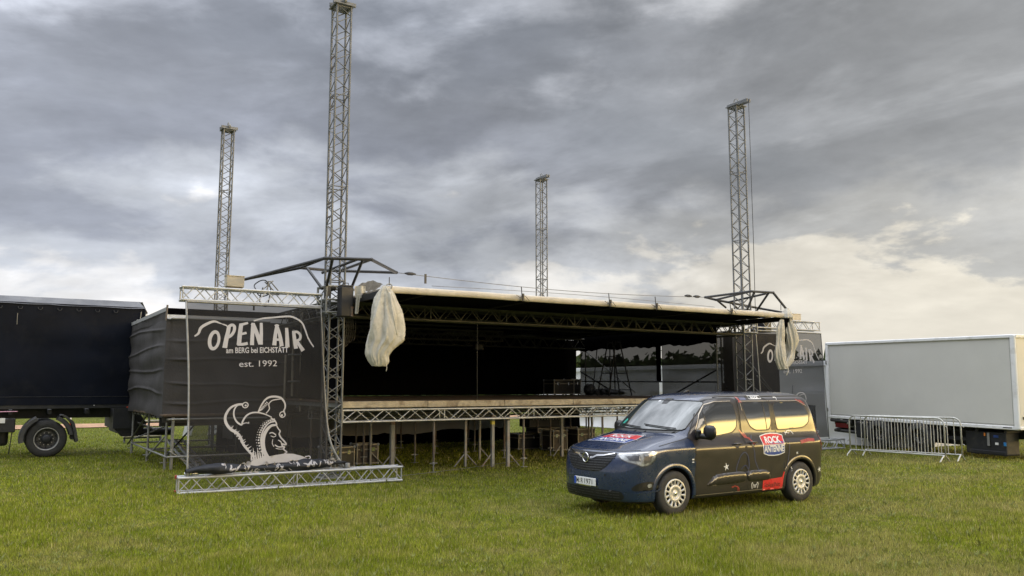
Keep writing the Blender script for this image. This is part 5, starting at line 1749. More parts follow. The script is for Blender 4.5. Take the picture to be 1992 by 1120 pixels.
bt.box('side_guard', (2.2, -0.16, 0.45), (1.3, 0.03, 0.10), M_chassis, 0.01)
bt.box('side_guard', (2.2, -0.16, 0.68), (1.3, 0.03, 0.05), M_chassis, 0.01)
for x in (2.9, 4.3):
    wheel(bt, (x, 0.0, 0.40), r=0.42, w=0.26)
bt.mesh('mudguard', grid(lambda s, q: (2.9 + 0.52 * math.cos(PI * s), 0.0 - 0.3 * q + 0.12, 0.40 + 0.50 * math.sin(PI * s) * 0.72), 16, 3), M_chassis, True)
bt.mesh('mudguard', grid(lambda s, q: (4.3 + 0.52 * math.cos(PI * s), 0.0 - 0.3 * q + 0.12, 0.40 + 0.50 * math.sin(PI * s) * 0.72), 16, 3), M_chassis, True)
for x in (2.9, 4.3):
    bt.tube('axle', (x, -0.2, 0.42), (x, -2.2, 0.42), 0.07, M_chassis)
bt.box('underrun_bar', (BL_ - 0.45, -0.5, 0.44), (0.12, 1.2, 0.13), M_chassis, 0.04)
bt.box('bumper_bar', (BL_ - 0.25, -1.2, 0.66), (0.12, 2.3, 0.14), M_chassis, 0.02)
bt.box('tail_lamp', (BL_ - 0.55, -0.02, 0.58), (0.55, 0.05, 0.15), mat('dark_red_lens', (0.13, 0.012, 0.015), 0.2), 0.01)
bt.box('number_lamp', (BL_ - 0.55, 0.0, 0.74), (0.10, 0.03, 0.06), M_plate, 0.01)
bt.tube('rubber_buffer', (BL_ - 0.1, -0.02, 0.73), (BL_ - 0.95, -0.02, 0.70), 0.055, M_rubber, 10)
bt.tube('rubber_buffer', (BL_ - 0.25, -0.02, 0.42), (BL_ - 1.2, -0.02, 0.40), 0.05, M_rubber, 10)
bt.box('fuel_tank', (2.0, -0.75, 0.50), (0.75, 0.55, 0.50), M_chassis, 0.08)
bt.box('shade_panel', (3.6, -1.25, 0.50), (3.4, 0.06, 0.62), M_chassis, 0.01)  # added dark sheet, stands in for the shade under the truck body
bt.box('battery_box', (3.6, -0.30, 0.60), (0.50, 0.40, 0.36), M_chassis, 0.03)
bt.box('tail_lift_motor', (BL_ - 1.5, -0.15, 0.50), (0.6, 0.5, 0.5), M_chassis, 0.05)


# ================================================================== BARRIERS
def barrier(label, a_, b__):
    a_ = Vector((*a_, 0)); b__ = Vector((*b__, 0)); d = b__ - a_; L = d.length
    M = Matrix.Translation(a_) @ Matrix.Rotation(math.atan2(d.y, d.x), 4, 'Z')
    th = Thing('crowd_barrier', label, 'barrier', M=M, group='crowd barriers in front of the box truck')
    H = 1.08; zb = 0.16; rc = 0.17
    pts = [(0, 0, zb), (0, 0, H - rc)]
    pts += [(rc - rc * math.cos(q), 0, H - rc + rc * math.sin(q)) for q in (0.3, 0.6, 0.9, 1.2)]
    pts += [(rc, 0, H), (L - rc, 0, H)]
    pts += [(L - rc + rc * math.sin(q), 0, H - rc + rc * math.cos(q)) for q in (0.3, 0.6, 0.9, 1.2)]
    pts += [(L, 0, H - rc), (L, 0, zb)]
    th.path('frame', pts, 0.021, M_galv2, 8)
    th.tube('bottom_rail', (0, 0, zb), (L, 0, zb), 0.018, M_galv2)
    nb = 15
    for i in range(1, nb):
        x = L * i / nb
        zt_ = H - 0.01 if rc < x < L - rc else H - rc + math.sqrt(max(0, rc * rc - (rc - min(x, L - x)) ** 2))
        th.tube('bar', (x, 0, zb), (x, 0, zt_), 0.012, M_galv2, 6)
    for x in (0.03, L - 0.03):
        pts = [(x, -0.26, 0.0), (x, -0.20, 0.05), (x, -0.08, 0.13), (x, 0, 0.16), (x, 0.08, 0.13), (x, 0.20, 0.05), (x, 0.26, 0.0)]
        th.path('foot', smoothpath(pts, 3), 0.019, M_galv2, 8)
    for z in (0.42, 0.88):
        th.path('hook', [(L, 0, z), (L + 0.05, 0, z), (L + 0.07, 0, z - 0.04)], 0.010, M_galv2, 6)
        th.path('hook', [(0, 0, z), (-0.05, 0, z), (-0.07, 0, z - 0.04)], 0.010, M_galv2, 6)
    return th


M_galv2 = mat('bright_galvanised_tube', (0.50, 0.50, 0.47), 0.45, 0.4, 0.12, 9, dirt=(0.25, 0.22, 0.17), dirtamt=0.4)
barrier('nearer of two crowd barriers in front of the white box truck', (9.24, 22.88), (10.80, 20.88))
barrier('crowd barrier just behind the nearer one, sticking out on the right', (9.68, 22.95), (11.36, 21.15))

# ================================================================== WHITE TENT
tent = Thing('marquee', 'long white marquee wall behind the right side of the stage', 'marquee', (17.6, -1.6, 0))


def tw(s, q):
    y = 20.0 * s
    z = 2.68 - 2.66 * q
    x = 0.05 * math.sin(y * 2.1 + 3 * mnoise.noise(Vector((y * 0.4, z * 0.5, 0)))) * (0.3 + q) + 0.10 * mnoise.noise(Vector((y * 0.9, z * 1.3, 7)))
    if q > 0.9: x -= 0.15 * (q - 0.9) * 10 * (0.6 + 0.5 * math.sin(y * 1.3))
    return (x, y, z)
tent.mesh('wall', grid(tw, 150, 24), M_tent, True)
tent.mesh('end_wall', grid(lambda s, q: (6 * s, 0.03 * math.sin(s * 30), 2.68 - 2.66 * q), 30, 8), M_tent, True)
tent.mesh('roof', grid(lambda s, q: (-0.08 + 6.2 * q, 20.0 * s, 2.70 + 0.10 * math.sin(q * PI)), 20, 8), M_tent, True)
tent.mesh('roof_edge', grid(lambda s, q: (-0.10 - 0.01 * math.sin(s * 300), 20.0 * s, 2.72 - 0.16 * q), 120, 1), M_tent, True)
tent.mesh('hem_band', grid(lambda s, q: (-0.14 - 0.02 * math.sin(s * 200), 0.0 + 20.0 * s, 1.72 - 0.07 * q), 120, 1), M_tent, True)
for i in range(6):
    tent.tube('guy_rope', (-0.12, 0.6 + i * 3.6, 1.9), (-0.75, 0.3 + i * 3.6, 0.0), 0.008, M_rope, 5)
# white cloth legs of a trestle behind the left wing
u, v, _ = sg(360, 848)
tl = Thing('draped_table', 'white draped stand in the field behind the left banner', 'table', (u, v, 0))
for x in (0.0, 0.9, 2.1):
    tl.mesh('cloth_leg', grid(lambda s, q: (x + 0.32 * s + 0.12 * (1 - q) - 0.10 * q, 0.02 * math.sin(s * 12), 1.15 - 1.14 * q), 8, 6), M_tent, True)
tl.box('top', (1.2, 0.25, 1.17), (2.9, 0.6, 0.05), M_tent, 0.01)

# ================================================================== VAN
VU, VVv = 1.70, -6.45
van = Thing('van', 'dark blue passenger van with radio station lettering parked in front of the stage', 'van', (VU, VVv, 0))
HW = 0.925
lev = [  # zf, zs, zr, xf, xr, w, rf, rr
    (.21, .20, .26, .06, 4.31, .80, .36, .16),
    (.23, .20, .27, .00, 4.375, .875, .42, .14),
    (.37, .38, .42, -.035, 4.39, .890, .46, .13),
    (.55, .58, .60, -.045, 4.40, .903, .48, .13),
    (.73, .78, .78, -.035, 4.39, .917, .50, .12),
    (.86, .925, .92, .0, 4.38, .926, .52, .11),
    (.935, .980, 1.0, .065, 4.37, .921, .54, .11),
    (.965, 1.01, 1.04, .20, 4.36, .903, .52, .11),
    (1.045, 1.045, 1.07, .48, 4.355, .885, .36, .11),
    (1.115, 1.085, 1.10, .76, 4.35, .871, .24, .11),
    (1.165, 1.13, 1.14, 1.02, 4.34, .859, .21, .11),
    (1.195, 1.17, 1.18, 1.08, 4.335, .853, .20, .11),
    (1.42, 1.40, 1.40, 1.33, 4.30, .829, .20, .12),
    (1.665, 1.63, 1.64, 1.64, 4.235, .772, .18, .13),
    (1.75, 1.73, 1.73, 1.80, 4.17, .715, .20, .16),
    (1.79, 1.775, 1.775, 2.20, 4.02, .56, .25, .22),
]
QY = [0.0, 0.36, 0.66, 0.87, 0.975]
QX = [0.0, 0.025, 0.14, 0.42, 0.80]
QXr = [0.0, 0.03, 0.12, 0.36, 0.75]
NS = 11
rings = []
for (zf, zs_, zr, xf, xr, w, rf, rr) in lev:
    half = []
    for k in range(5):
        f = [0, .05, .18, .45, .8][k]
        half.append((xf + rf * QX[k], w * QY[k], zf + (zs_ - zf) * f))
    for k in range(NS):
        s = (k + 0.35) / (NS - 0.3)
        x = (xf + rf * 1.25) + ((xr - rr * 1.25) - (xf + rf * 1.25)) * s
        bulge = 1.0 - 0.010 * abs(s - 0.5) * 2
        half.append((x, w * bulge, zs_))
    for k in (4, 3, 2, 1, 0):
        half.append((xr - rr * QXr[k], w * QY[k], zr + (zs_ - zr) * [0, 0, .0, .2, .6][k]))
    rings.append(half)
NH = len(rings[0])
verts = []; faces = []


def ringverts(half):
    r = [(x, -y, z) for x, y, z in half]
    r += [(x, y, z) for x, y, z in half[-2:0:-1]]
    return r
NR = 2 * NH - 2
allr = []
bot = [(min(max(x, .7), 3.7), 0.0, .20) for x, y, z in rings[0]]
topx = [(2.45 + (3.85 - 2.45) * i / (NH - 1), 0.0, 1.80) for i in range(NH)]
mid_ = [(a_[0] * .5 + b__[0] * .5, b__[1] * .45, 1.797) for a_, b__ in zip(topx, rings[-1])]
for h_ in [bot] + rings + [mid_, topx]:
    allr.append(ringverts(h_))
for r_ in allr: verts += r_
for i in range(len(allr) - 1):
    for k in range(NR):
        l = (k + 1) % NR
        faces.append((i * NR + k, i * NR + l, (i + 1) * NR + l, (i + 1) * NR + k))
bm = bmesh.new()
bv_ = [bm.verts.new(v_) for v_ in verts]
for f in faces:
    try: bm.faces.new([bv_[i] for i in f])
    except ValueError: pass
bmesh.ops.remove_doubles(bm, verts=bm.verts[:], dist=1e-4)
bmesh.ops.dissolve_degenerate(bm, edges=bm.edges[:], dist=1e-5)
bmesh.ops.recalc_face_normals(bm, faces=bm.faces[:])
me = bpy.data.meshes.new('van_body'); bm.to_mesh(me); bm.free()
tmp = bpy.data.objects.new('van_tmp', me); COL.objects.link(tmp)
ss = tmp.modifiers.new('s', 'SUBSURF'); ss.levels = 3; ss.render_levels = 3
dg = bpy.context.evaluated_depsgraph_get(); bpy.context.view_layer.update()
dg = bpy.context.evaluated_depsgraph_get()
smooth_me = bpy.data.meshes.new_from_object(tmp.evaluated_get(dg))
tmp.modifiers.clear(); tmp.data = smooth_me
VB = BVHTree.FromPolygons([v.co.copy() for v in smooth_me.vertices], [tuple(p.vertices) for p in smooth_me.polygons])
WHX = (0.92, 3.71); WHR = 0.375
cutters = []
for wx in WHX:
    for sgn in (-1, 1):
        c_me = newmesh('cut', *lathe([(0.0, -0.3), (WHR, -0.3), (WHR, 0.3), (0.0, 0.3)], 'y', 48, (wx, sgn * 0.90, 0.325)), M_ink)
        bmc = bmesh.new(); bmc.from_mesh(c_me); bmesh.ops.remove_doubles(bmc, verts=bmc.verts[:], dist=1e-5); bmesh.ops.recalc_face_normals(bmc, faces=bmc.faces[:]); bmc.to_mesh(c_me); bmc.free()
        co = bpy.data.objects.new('cut', c_me); COL.objects.link(co); cutters.append(co)
        md = tmp.modifiers.new('b', 'BOOLEAN'); md.operation = 'DIFFERENCE'; md.object = co; md.solver = 'EXACT'
bpy.context.view_layer.update(); dg = bpy.context.evaluated_depsgraph_get()
body = bpy.data.meshes.new_from_object(tmp.evaluated_get(dg))
for c_ in cutters: bpy.data.objects.remove(c_)
bpy.data.objects.remove(tmp)
body.materials.clear()
for m_ in (M_paint, M_wrap, M_ink, M_trim): body.materials.append(m_)
for p_ in body.polygons:
    c_ = p_.center
    mi = 0
    inw = any((c_.x - wx) ** 2 + (c_.z - 0.325) ** 2 < (WHR + 0.004) ** 2 and abs(abs(c_.y) - 0.9) < 0.301 for wx in WHX) and not (abs(p_.normal.y) > 0.8 and abs(c_.y) > 0.86)
    if inw: mi = 2
    elif c_.z < 0.235 and p_.normal.z < -0.5: mi = 3
    elif c_.x > 1.33 and (abs(c_.y) > 0.60 or c_.x > 4.1) and c_.z < 1.765: mi = 1
    p_.material_index = mi
    p_.use_smooth = not inw
body.name = 'body'
van.obj('body', body)


def side(x, z, off=0.004, sgn=-1):
    h = VB.ray_cast(Vector((x, sgn * 3.0, z)), Vector((0, -sgn, 0)))
    if h[0] is None or abs(h[0].y) < 0.52:
        h = VB.find_nearest(Vector((x, sgn * 0.80, z)))
    n = h[1]
    if n.dot(Vector((-0.2, sgn, 0.2))) < 0: n = -n
    p_ = h[0] + n * off
    return (p_.x, p_.y, p_.z)


def front(y, z, off=0.004):
    h = VB.ray_cast(Vector((-2.0, y, z)), Vector((1, 0, 0)))
    if h[0] is None: return (0.1, y, z)
    n = h[1]
    if n.x > 0: n = -n
    p_ = h[0] + n * off
    return (p_.x, p_.y, p_.z)


def topf(x, y, off=0.004):
    h = VB.ray_cast(Vector((x, y, 4.0)), Vector((0, 0, -1)))
    n = h[1]
    if n.z < 0: n = -n
    p_ = h[0] + n * off
    return (p_.x, p_.y, p_.z)


def obl(s, z, off=0.004, sgn=-1):
    d = Vector((0.75, -sgn * 0.66, 0)).normalized(); e = Vector((0.66, sgn * 0.75, 0)).normalized()
    h = VB.ray_cast(e * s - d * 3 + Vector((0, 0, z)), d)
    if h[0] is None: return (0.3, sgn * .8, z)
    n = h[1]
    if n.dot(d) > 0: n = -n
    p_ = h[0] + n * off
    return (p_.x, p_.y, p_.z)


def decal(name, shapes, fn, m, off=0.004, **kw):
    vs, fs = merge(shapes)
    return van.mesh(name, ([fn(p_[0], p_[1], off) for p_ in vs], fs), m, True, **kw)


def rounded(pts, n=4):
    """soften a polygon's corners a little"""
    P_ = [np.array(p_, float) for p_ in pts]
    out = []
    L_ = len(P_)
    for i in range(L_):
        a_, b__, c_ = P_[i - 1], P_[i], P_[(i + 1) % L_]
        p0 = b__ + (a_ - b__) * 0.28; p2 = b__ + (c_ - b__) * 0.28
        for k in range(n + 1):
            q = k / n
            out.append(tuple((1 - q) ** 2 * p0 + 2 * q * (1 - q) * b__ + q * q * p2))
    return out


def outline_strip(pts, w, closed=True):
    P_ = pts + [pts[0]] if closed else pts
    vs, fs = [], []
    n = len(P_)
    for i in range(n):
        a_ = np.array(P_[i - 1] if i > 0 else (P_[-2] if closed else P_[0])); b__ = np.array(P_[i + 1] if i < n - 1 else (P_[1] if closed else P_[-1]))
        d = b__ - a_; d = d / (np.linalg.norm(d) + 1e-9); nn = np.array([-d[1], d[0]])
        c_ = np.array(P_[i])
        vs += [tuple(c_ + nn * w / 2), tuple(c_ - nn * w / 2)]
    for i in range(n - 1):
        fs.append((2 * i, 2 * i + 1, 2 * i + 3, 2 * i + 2))
    return vs, fs


def dens(pts, sp=0.04, closed=True):
    out = []
    n = len(pts)
    for i in range(n if closed else n - 1):
        a_ = np.array(pts[i], float); b__ = np.array(pts[(i + 1) % n], float)
        k = max(1, int(np.linalg.norm(b__ - a_) / sp))
        out += [tuple(a_ + (b__ - a_) * q / k) for q in range(k)]
    if not closed: out.append(tuple(pts[-1]))
    return out


SF = {-1: lambda x, z, o=0.004: side(x, z, o, -1), 1: lambda x, z, o=0.004: side(x, z, o, 1)}
fwin = rounded([(1.40, 1.185), (1.56, 1.44), (1.72, 1.585), (1.92, 1.63), (2.25, 1.635), (2.315, 1.59), (2.33, 1.40), (2.29, 1.24), (2.18, 1.165), (1.85, 1.125), (1.5, 1.115)])
fdoorwin = [(1.40, 1.185), (1.56, 1.44)]
rwin1 = rounded([(2.49, 1.63), (3.07, 1.635), (3.135, 1.60), (3.10, 1.28), (3.03, 1.185), (2.72, 1.185), (2.60, 1.25), (2.53, 1.40)])
rwin2 = rounded([(3.20, 1.635), (3.85, 1.625), (4.02, 1.545), (4.075, 1.42), (4.03, 1.28), (3.88, 1.20), (3.34, 1.18), (3.22, 1.185)])
for sg_ in (-1, 1):
    f_ = SF[sg_]
    # door skins stand a hair proud of the shell, with dark gaps round them
    d1 = [(1.345, 1.04), (1.36, 0.30), (1.40, 0.245), (2.41, 0.235), (2.425, 0.45), (2.42, 0.85), (2.36, 1.20), (2.39, 1.62), (2.34, 1.70), (1.80, 1.685), (1.60, 1.58), (1.38, 1.30), (1.24, 1.13)]
    d2 = [(2.445, 0.235), (3.27, 0.24), (3.30, 0.42), (3.33, 0.60), (3.36, 0.78), (3.38, 1.08), (3.17, 1.12), (3.17, 1.70), (2.42, 1.705), (2.42, 1.62), (2.39, 1.20), (2.45, 0.85)]
    m1 = M_wrap
    fd = decal('front_door', [tess(rounded(d1, 3), 0.05)], f_, m1, 0.004)
    rd_ = decal('sliding_door', [tess(rounded(d2, 3), 0.05)], f_, m1, 0.004)
    decal('door_gap', [outline_strip(dens(rounded(d1, 3)), 0.012)], f_, M_ink, 0.0055, parent=fd)
    decal('door_gap', [outline_strip(dens(rounded(d2, 3)), 0.012)], f_, M_ink, 0.0055, parent=rd_)
    for nm, pl, par in (('window', fwin, fd), ('window', rwin1, rd_), ('window', rwin2, None)):
        decal('window_seal', [outline_strip(dens(pl, 0.03), 0.020)], f_, M_trim, 0.0068, parent=par)
        w_ = decal(nm, [tess(pl, 0.05)], f_, M_glass, 0.0062, parent=par)
    # bright strips over the windows
    decal('window_trim', [outline_strip(dens([(1.42, 1.235), (1.555, 1.455), (1.71, 1.60), (1.92, 1.648), (2.27, 1.652)], 0.04, False), 0.011, False)], f_, M_seal, 0.0075)
    decal('window_trim', [outline_strip(dens([(2.475, 1.50), (2.475, 1.648), (3.85, 1.644), (4.05, 1.56)], 0.04, False), 0.011, False)], f_, M_seal, 0.0075)
    decal('window_bar', [outline_strip(dens([(1.625, 1.51), (1.67, 1.12)], 0.04, False), 0.022, False)], f_, M_trim, 0.008)
    decal('window_bar', [outline_strip(dens([(2.975, 1.63), (2.985, 1.19)], 0.04, False), 0.016, False)], f_, M_trim, 0.008)
    decal('pillar_cover', [tess([(3.14, 1.64), (3.20, 1.64), (3.215, 1.18), (3.09, 1.18)], 0.05)], f_, M_trim, 0.006)
    decal('mirror_base_panel', [tess([(1.22, 1.115), (1.40, 1.205), (1.50, 1.105), (1.30, 1.09)], 0.05)], f_, M_wrap, 0.008)
    # door handles
    for hx, hz in ((2.22, 0.985), (2.57, 0.995)):
        vs_, fs_ = disc2((hx, hz), 0.055, 18)
        hp = decal('door_handle', [(vs_, fs_)], f_, M_ink, 0.0072)
        c0 = Vector(f_(hx, hz, 0.035))
        van.path('handle_bar', [Vector(f_(hx - 0.09, hz, 0.02)), Vector(f_(hx - 0.04, hz, 0.042)), Vector(f_(hx + 0.04, hz, 0.042)), Vector(f_(hx + 0.09, hz, 0.02))], 0.014, M_wrap, 8, parent=hp)
    # sliding rail
    decal('slide_rail', [ribbon(dens([(3.10, 1.075), (4.02, 1.062)], 0.05, False), 0.022)], f_, M_trim, 0.006)
    # raised lower moulding on the doors
    for xs in (((1.56, 0.385), (1.60, 0.43), (1.74, 0.555), (2.42, 0.575), (2.42, 0.395)), ((2.445, 0.395), (2.445, 0.575), (2.90, 0.57), (3.00, 0.46), (2.96, 0.40))):
        pl = dens(rounded(list(xs), 2), 0.04)
        vs_, fs_ = tess(pl, 0.03)
        A_ = np.array(pl)
        V3 = []
        for p_ in vs_:
            dm = float(np.sqrt(((A_ - np.array(p_)) ** 2).sum(1)).min())
            V3.append(f_(p_[0], p_[1], 0.0045 + 0.030 * (1 - math.exp(-dm / 0.028))))
        van.mesh('door_moulding', (V3, fs_), m1, True)
    # sill line
    decal('sill_line', [ribbon(dens([(1.36, 0.262), (3.30, 0.265)], 0.05, False), 0.007)], f_, M_seal, 0.0065)
    # wheel arch lips
    for wx in WHX:
        vs_, fs_ = [], []
        for k in range(33):
            a_ = math.radians(-8 + 196 * k / 32)
            for j, (rr_, oo) in enumerate(((WHR - 0.004, -0.012), (WHR - 0.002, 0.012), (WHR + 0.022, 0.016), (WHR + 0.06, 0.003))):
                vs_.append(f_(wx + rr_ * math.cos(a_), max(0.215, 0.325 + rr_ * math.sin(a_)), oo))
            if k:
                for j in range(3):
                    fs_.append(((k - 1) * 4 + j, (k - 1) * 4 + j + 1, k * 4 + j + 1, k * 4 + j))
        van.mesh('arch_lip', (vs_, fs_), M_paint if wx < 2 else M_wrap, True)
    # wheels
    for wx in WHX:
        c_ = (wx, sg_ * 0.80, 0.325); r = 0.325; w = 0.205
        def fl(vf):       # mirror for the far side
            return ([(v_[0], c_[1] + (v_[1] - c_[1]) * (1 if sg_ < 0 else -1), v_[2]) for v_ in vf[0]], vf[1])
        wh = van.mesh('wheel', fl(lathe([(0.19, -w / 2 + 0.03), (0.205, -w / 2 + 0.005), (0.225, -w / 2), (0.285, -w / 2 + 0.002), (0.308, -w / 2 + 0.014), (r, -w / 2 + 0.035), (r, w / 2 - 0.03), (0.30, w / 2), (0.2, w / 2)], 'y', 56, c_)), M_rubber, True)
        van.mesh('wheel_well', fl(lathe([(0.0, -w / 2 + 0.075), (0.20, -w / 2 + 0.07)], 'y', 24, c_)), M_ink, True, parent=wh)
        van.mesh('wheel_cover', fl(lathe([(0.215, -w / 2 + 0.012), (0.208, -w / 2 - 0.004), (0.188, -w / 2 - 0.003)], 'y', 56, c_)), M_cover, True, parent=wh)
        van.mesh('wheel_cover', fl(lathe([(0.128, -w / 2 + 0.004), (0.118, -w / 2 - 0.002), (0.075, -w / 2 - 0.004), (0.068, -w / 2 + 0.006), (0.045, -w / 2 + 0.008), (0.030, -w / 2 - 0.004), (0.0, -w / 2 - 0.006)], 'y', 40, c_)), M_cover, True, parent=wh)
        van.mesh('wheel_badge', fl(lathe([(0.024, -w / 2 - 0.006), (0.020, -w / 2 - 0.011), (0.0, -w / 2 - 0.011)], 'y', 16, c_)), M_chrome, True, parent=wh)
        for i in range(14):
            a_ = 2 * PI * (i + 0.5) / 14
            vs_ = []
            for rr_, hw_, yy in ((0.122, 0.015, 0.001), (0.160, 0.013, -0.003), (0.194, 0.026, -0.003)):
                for s_ in (-1, 1):
                    for dy_ in (0, 0.02):
                        da = s_ * hw_ / rr_
                        vs_.append((c_[0] + rr_ * math.cos(a_ + da), c_[1] - w / 2 + yy + dy_, c_[2] + rr_ * math.sin(a_ + da)))
            fs_ = []
            for j in range(2):
                o_ = j * 4
                fs_ += [(o_, o_ + 2, o_ + 6, o_ + 4), (o_, o_ + 4, o_ + 5, o_ + 1), (o_ + 2, o_ + 3, o_ + 7, o_ + 6)]
            van.mesh('spoke', fl((vs_, fs_)), M_cover, True, parent=wh)
    # mirror
    b0 = Vector(f_(1.42, 1.13, 0.0))
    y_ = sg_
    mr = van.mesh('door_mirror', (lambda vf: ([(v_[0] + 1.50, v_[2] * 1.0 + y_ * 1.055, v_[1] + 1.20) for v_ in vf[0]], vf[1]))(
        lathe([(0.0, -0.10), (0.075, -0.095), (0.105, -0.06), (0.115, 0.0), (0.105, 0.06), (0.07, 0.10), (0.0, 0.108)], 'y', 20)), M_trim, True)
    for v_ in mr.data.vertices:
        v_.co.x = 1.50 + (v_.co.x - 1.50) * 0.62
        v_.co.y = y_ * 1.055 + (v_.co.y - y_ * 1.055) * 1.05
    van.path('mirror_arm', [b0, Vector((1.46, y_ * 0.96, 1.14)), Vector((1.50, y_ * 1.10, 1.115))], [0.05, 0.045, 0.035], M_trim, 10, parent=mr)
    van.box('mirror_foot', (1.42, y_ * 0.905, 1.17), (0.10, 0.05, 0.13), M_trim, 0.02, parent=mr)
    # headlamps
    hl = rounded([(.49, .915), (.80, .937), (1.02, .955), (1.065, .945), (1.04, .84), (.96, .755), (.85, .735), (.78, .775), (.66, .795), (.56, .84)], 3)
    fo_ = (lambda s_, z_, o_=0.004, q=sg_: obl(s_, z_, o_, q))
    hd = decal('headlamp', [tess(dens(hl, 0.03), 0.035)], fo_, M_lamp, 0.005)
    decal('lamp_edge', [outline_strip(dens(hl, 0.03), 0.012)], fo_, M_lampd, 0.0065, parent=hd)
    decal('lamp_reflector', [tess(dens([(.62, .885), (.83, .900), (.85, .81), (.70, .82)], .03), 0.03)], fo_, M_lampd, 0.007, parent=hd)
    decal('lamp_reflector', [tess(dens([(.88, .90), (1.00, .91), (.98, .80), (.89, .77)], .03), 0.03)], fo_, M_lampd, 0.007, parent=hd)
    decal('daylight_strip', [ribbon(dens([(.53, .905), (.80, .925), (1.02, .942)], .03, False), 0.012)], fo_, M_chrome, 0.008, parent=hd)
    decal('lamp_projector', [disc2((.935, .85), 0.035, 16)], fo_, M_lampd, 0.009, parent=hd)
    # fog lamp pods
    fg = rounded([(.70, .43), (.80, .50), (.98, .525), (1.08, .44), (1.02, .40), (.74, .39)], 3)
    fp = decal('fog_lamp_pod', [tess(dens(fg, .03), 0.035)], fo_, M_trim, 0.005)
    decal('fog_lamp', [disc2((.95, .462), 0.030, 16)], fo_, M_lamp, 0.012, parent=fp)
    decal('pod_lip', [ribbon(dens([(.64, .405), (.74, .365), (1.04, .385), (1.09, .42)], .03, False), 0.018)], fo_, M_paint, 0.022, parent=fp)
    # tail lamp, wraps from the rear
    decal('tail_lamp', [tess(dens([(4.20, 1.36), (4.27, 1.34), (4.325, 1.1), (4.36, .80), (4.27, .80), (4.23, 1.1)], .03), .03)], f_, M_redl, 0.006)
    # bonnet gap and fender line
    decal('bonnet_gap', [outline_strip(dens([(0.66, 1.012), (0.95, 1.065), (1.20, 1.105), (1.25, 1.13)], .04, False), 0.008, False)], f_, M_ink, 0.003)

# paint transition: front wing stays blue, bonnet in paint
gr = rounded([(.57, .925), (0, .905), (-.57, .925), (-.56, .87), (-.44, .715), (-.28, .635), (.28, .635), (.44, .715), (.56, .87)], 3)
ff = front
gp = decal('grille', [tess(dens(gr, .03), .035)], ff, M_ink, 0.004)
for i in range(7):
    z_ = .655 + i * .036
    hw_ = .30 + .26 * min(1, ((z_ - .635) / .20)) ** 0.8
    decal('grille_bar', [ribbon(dens([(-hw_, z_ + .012), (0, z_), (hw_, z_ + .012)], .05, False), 0.013)], ff, M_bar, 0.014, parent=gp)
for s_ in (-1, 1):
    decal('chrome_wing', [ribbon(dens([(s_ * .085, .822), (s_ * .15, .832), (s_ * .22, .862), (s_ * .36, .872), (s_ * .54, .905)], .03, False), lambda q: 0.020 * (1 - q) + .009)], ff, M_chrome, 0.020, parent=gp)
bx = front(0, .828, 0.03)
ringp = [(bx[0] - 0.01, 0.068 * math.cos(a_), .828 + 0.068 * math.sin(a_)) for a_ in [2 * PI * k / 24 for k in range(24)]]
bd = van.path('badge_ring', ringp, 0.009, M_chrome, 8, True)
bolt = [(.072, .838), (-.01, .838), (.012, .818), (-.072, .818), (-.072, .829), (-.012, .829), (-.032, .849 - .01), (.072, .849)]
bolt = [(-.10, .822), (.004, .822), (-.012, .836), (.10, .834), (-.004, .834), (.012, .820)]
vs_, fs_ = merge([([(-.095, .829), (.02, .818), (.005, .833)], [(0, 1, 2)]), ([(.095, .829), (-.02, .840), (-.005, .825)], [(0, 1, 2)])])
van.mesh('badge_bolt', ([(bx[0] - 0.012, p_[0], p_[1]) for p_ in vs_], fs_), M_chrome, parent=bd)
# number plate
px_ = front(0, .485, 0.012)[0] - 0.004
pt_ = van.box('number_plate', (px_, 0, .480), (0.012, 0.52, 0.112), M_plate, 0.004)
van.box('plate_band', (px_ - 0.0075, 0.236, .480), (0.003, 0.044, 0.108), M_pblue, parent=pt_)
t1_ = text2('M', 0, 0, 0.074, 0.055, 0.003, flip=False); t2_ = text2('R', 0.115, 0, 0.074, 0.045, 0.003, flip=False); t3_ = text2('1971', 0.20, 0, 0.074, 0.19, 0.003, flip=False)
vs_, fs_ = merge([t1_, ([(p_[0], p_[1]) for p_ in t2_[0]], t2_[1]), t3_])
van.mesh('plate_lettering', ([(px_ - 0.008, 0.205 - p_[0], .444 + p_[1]) for p_ in vs_], fs_), M_ink, parent=pt_)
van.mesh('plate_seal', ([(px_ - 0.008, 0.118 + p_[0], .462 + p_[1]) for p_ in disc2((0, 0), .011, 10)[0]] + [(px_ - 0.008, 0.118 + p_[0], .493 + p_[1]) for p_ in disc2((0, 0), .010, 10)[0]], [tuple(range(10)), tuple(range(10, 20))]), M_chrome, parent=pt_)
van.box('plate_lamp_strip', (px_ + 0.01, 0, .418), (0.03, 0.30, 0.016), M_chrome, 0.004, parent=pt_)
lg = rounded([(.66, .395), (0, .385), (-.66, .395), (-.70, .30), (-.62, .235), (0, .225), (.62, .235), (.70, .30)], 3)
lp = decal('lower_grille', [tess(dens(lg, .03), .04)], ff, M_ink, 0.004)
for i in range(4):
    z_ = .255 + i * .038
    decal('grille_bar', [ribbon(dens([(-.64, z_), (.64, z_)], .05, False), 0.010)], ff, M_bar, 0.014, parent=lp)
decal('parking_sensor', [disc2((.42, .60), 0.017, 10)], ff, M_trim, 0.005); decal('parking_sensor', [disc2((-.42, .60), 0.017, 10)], ff, M_trim, 0.005)
decal('tow_eye_cover', [outline_strip(dens([(-.50, .62), (-.44, .62), (-.44, .56), (-.50, .56)], .02), 0.004)], ff, M_ink, 0.004)
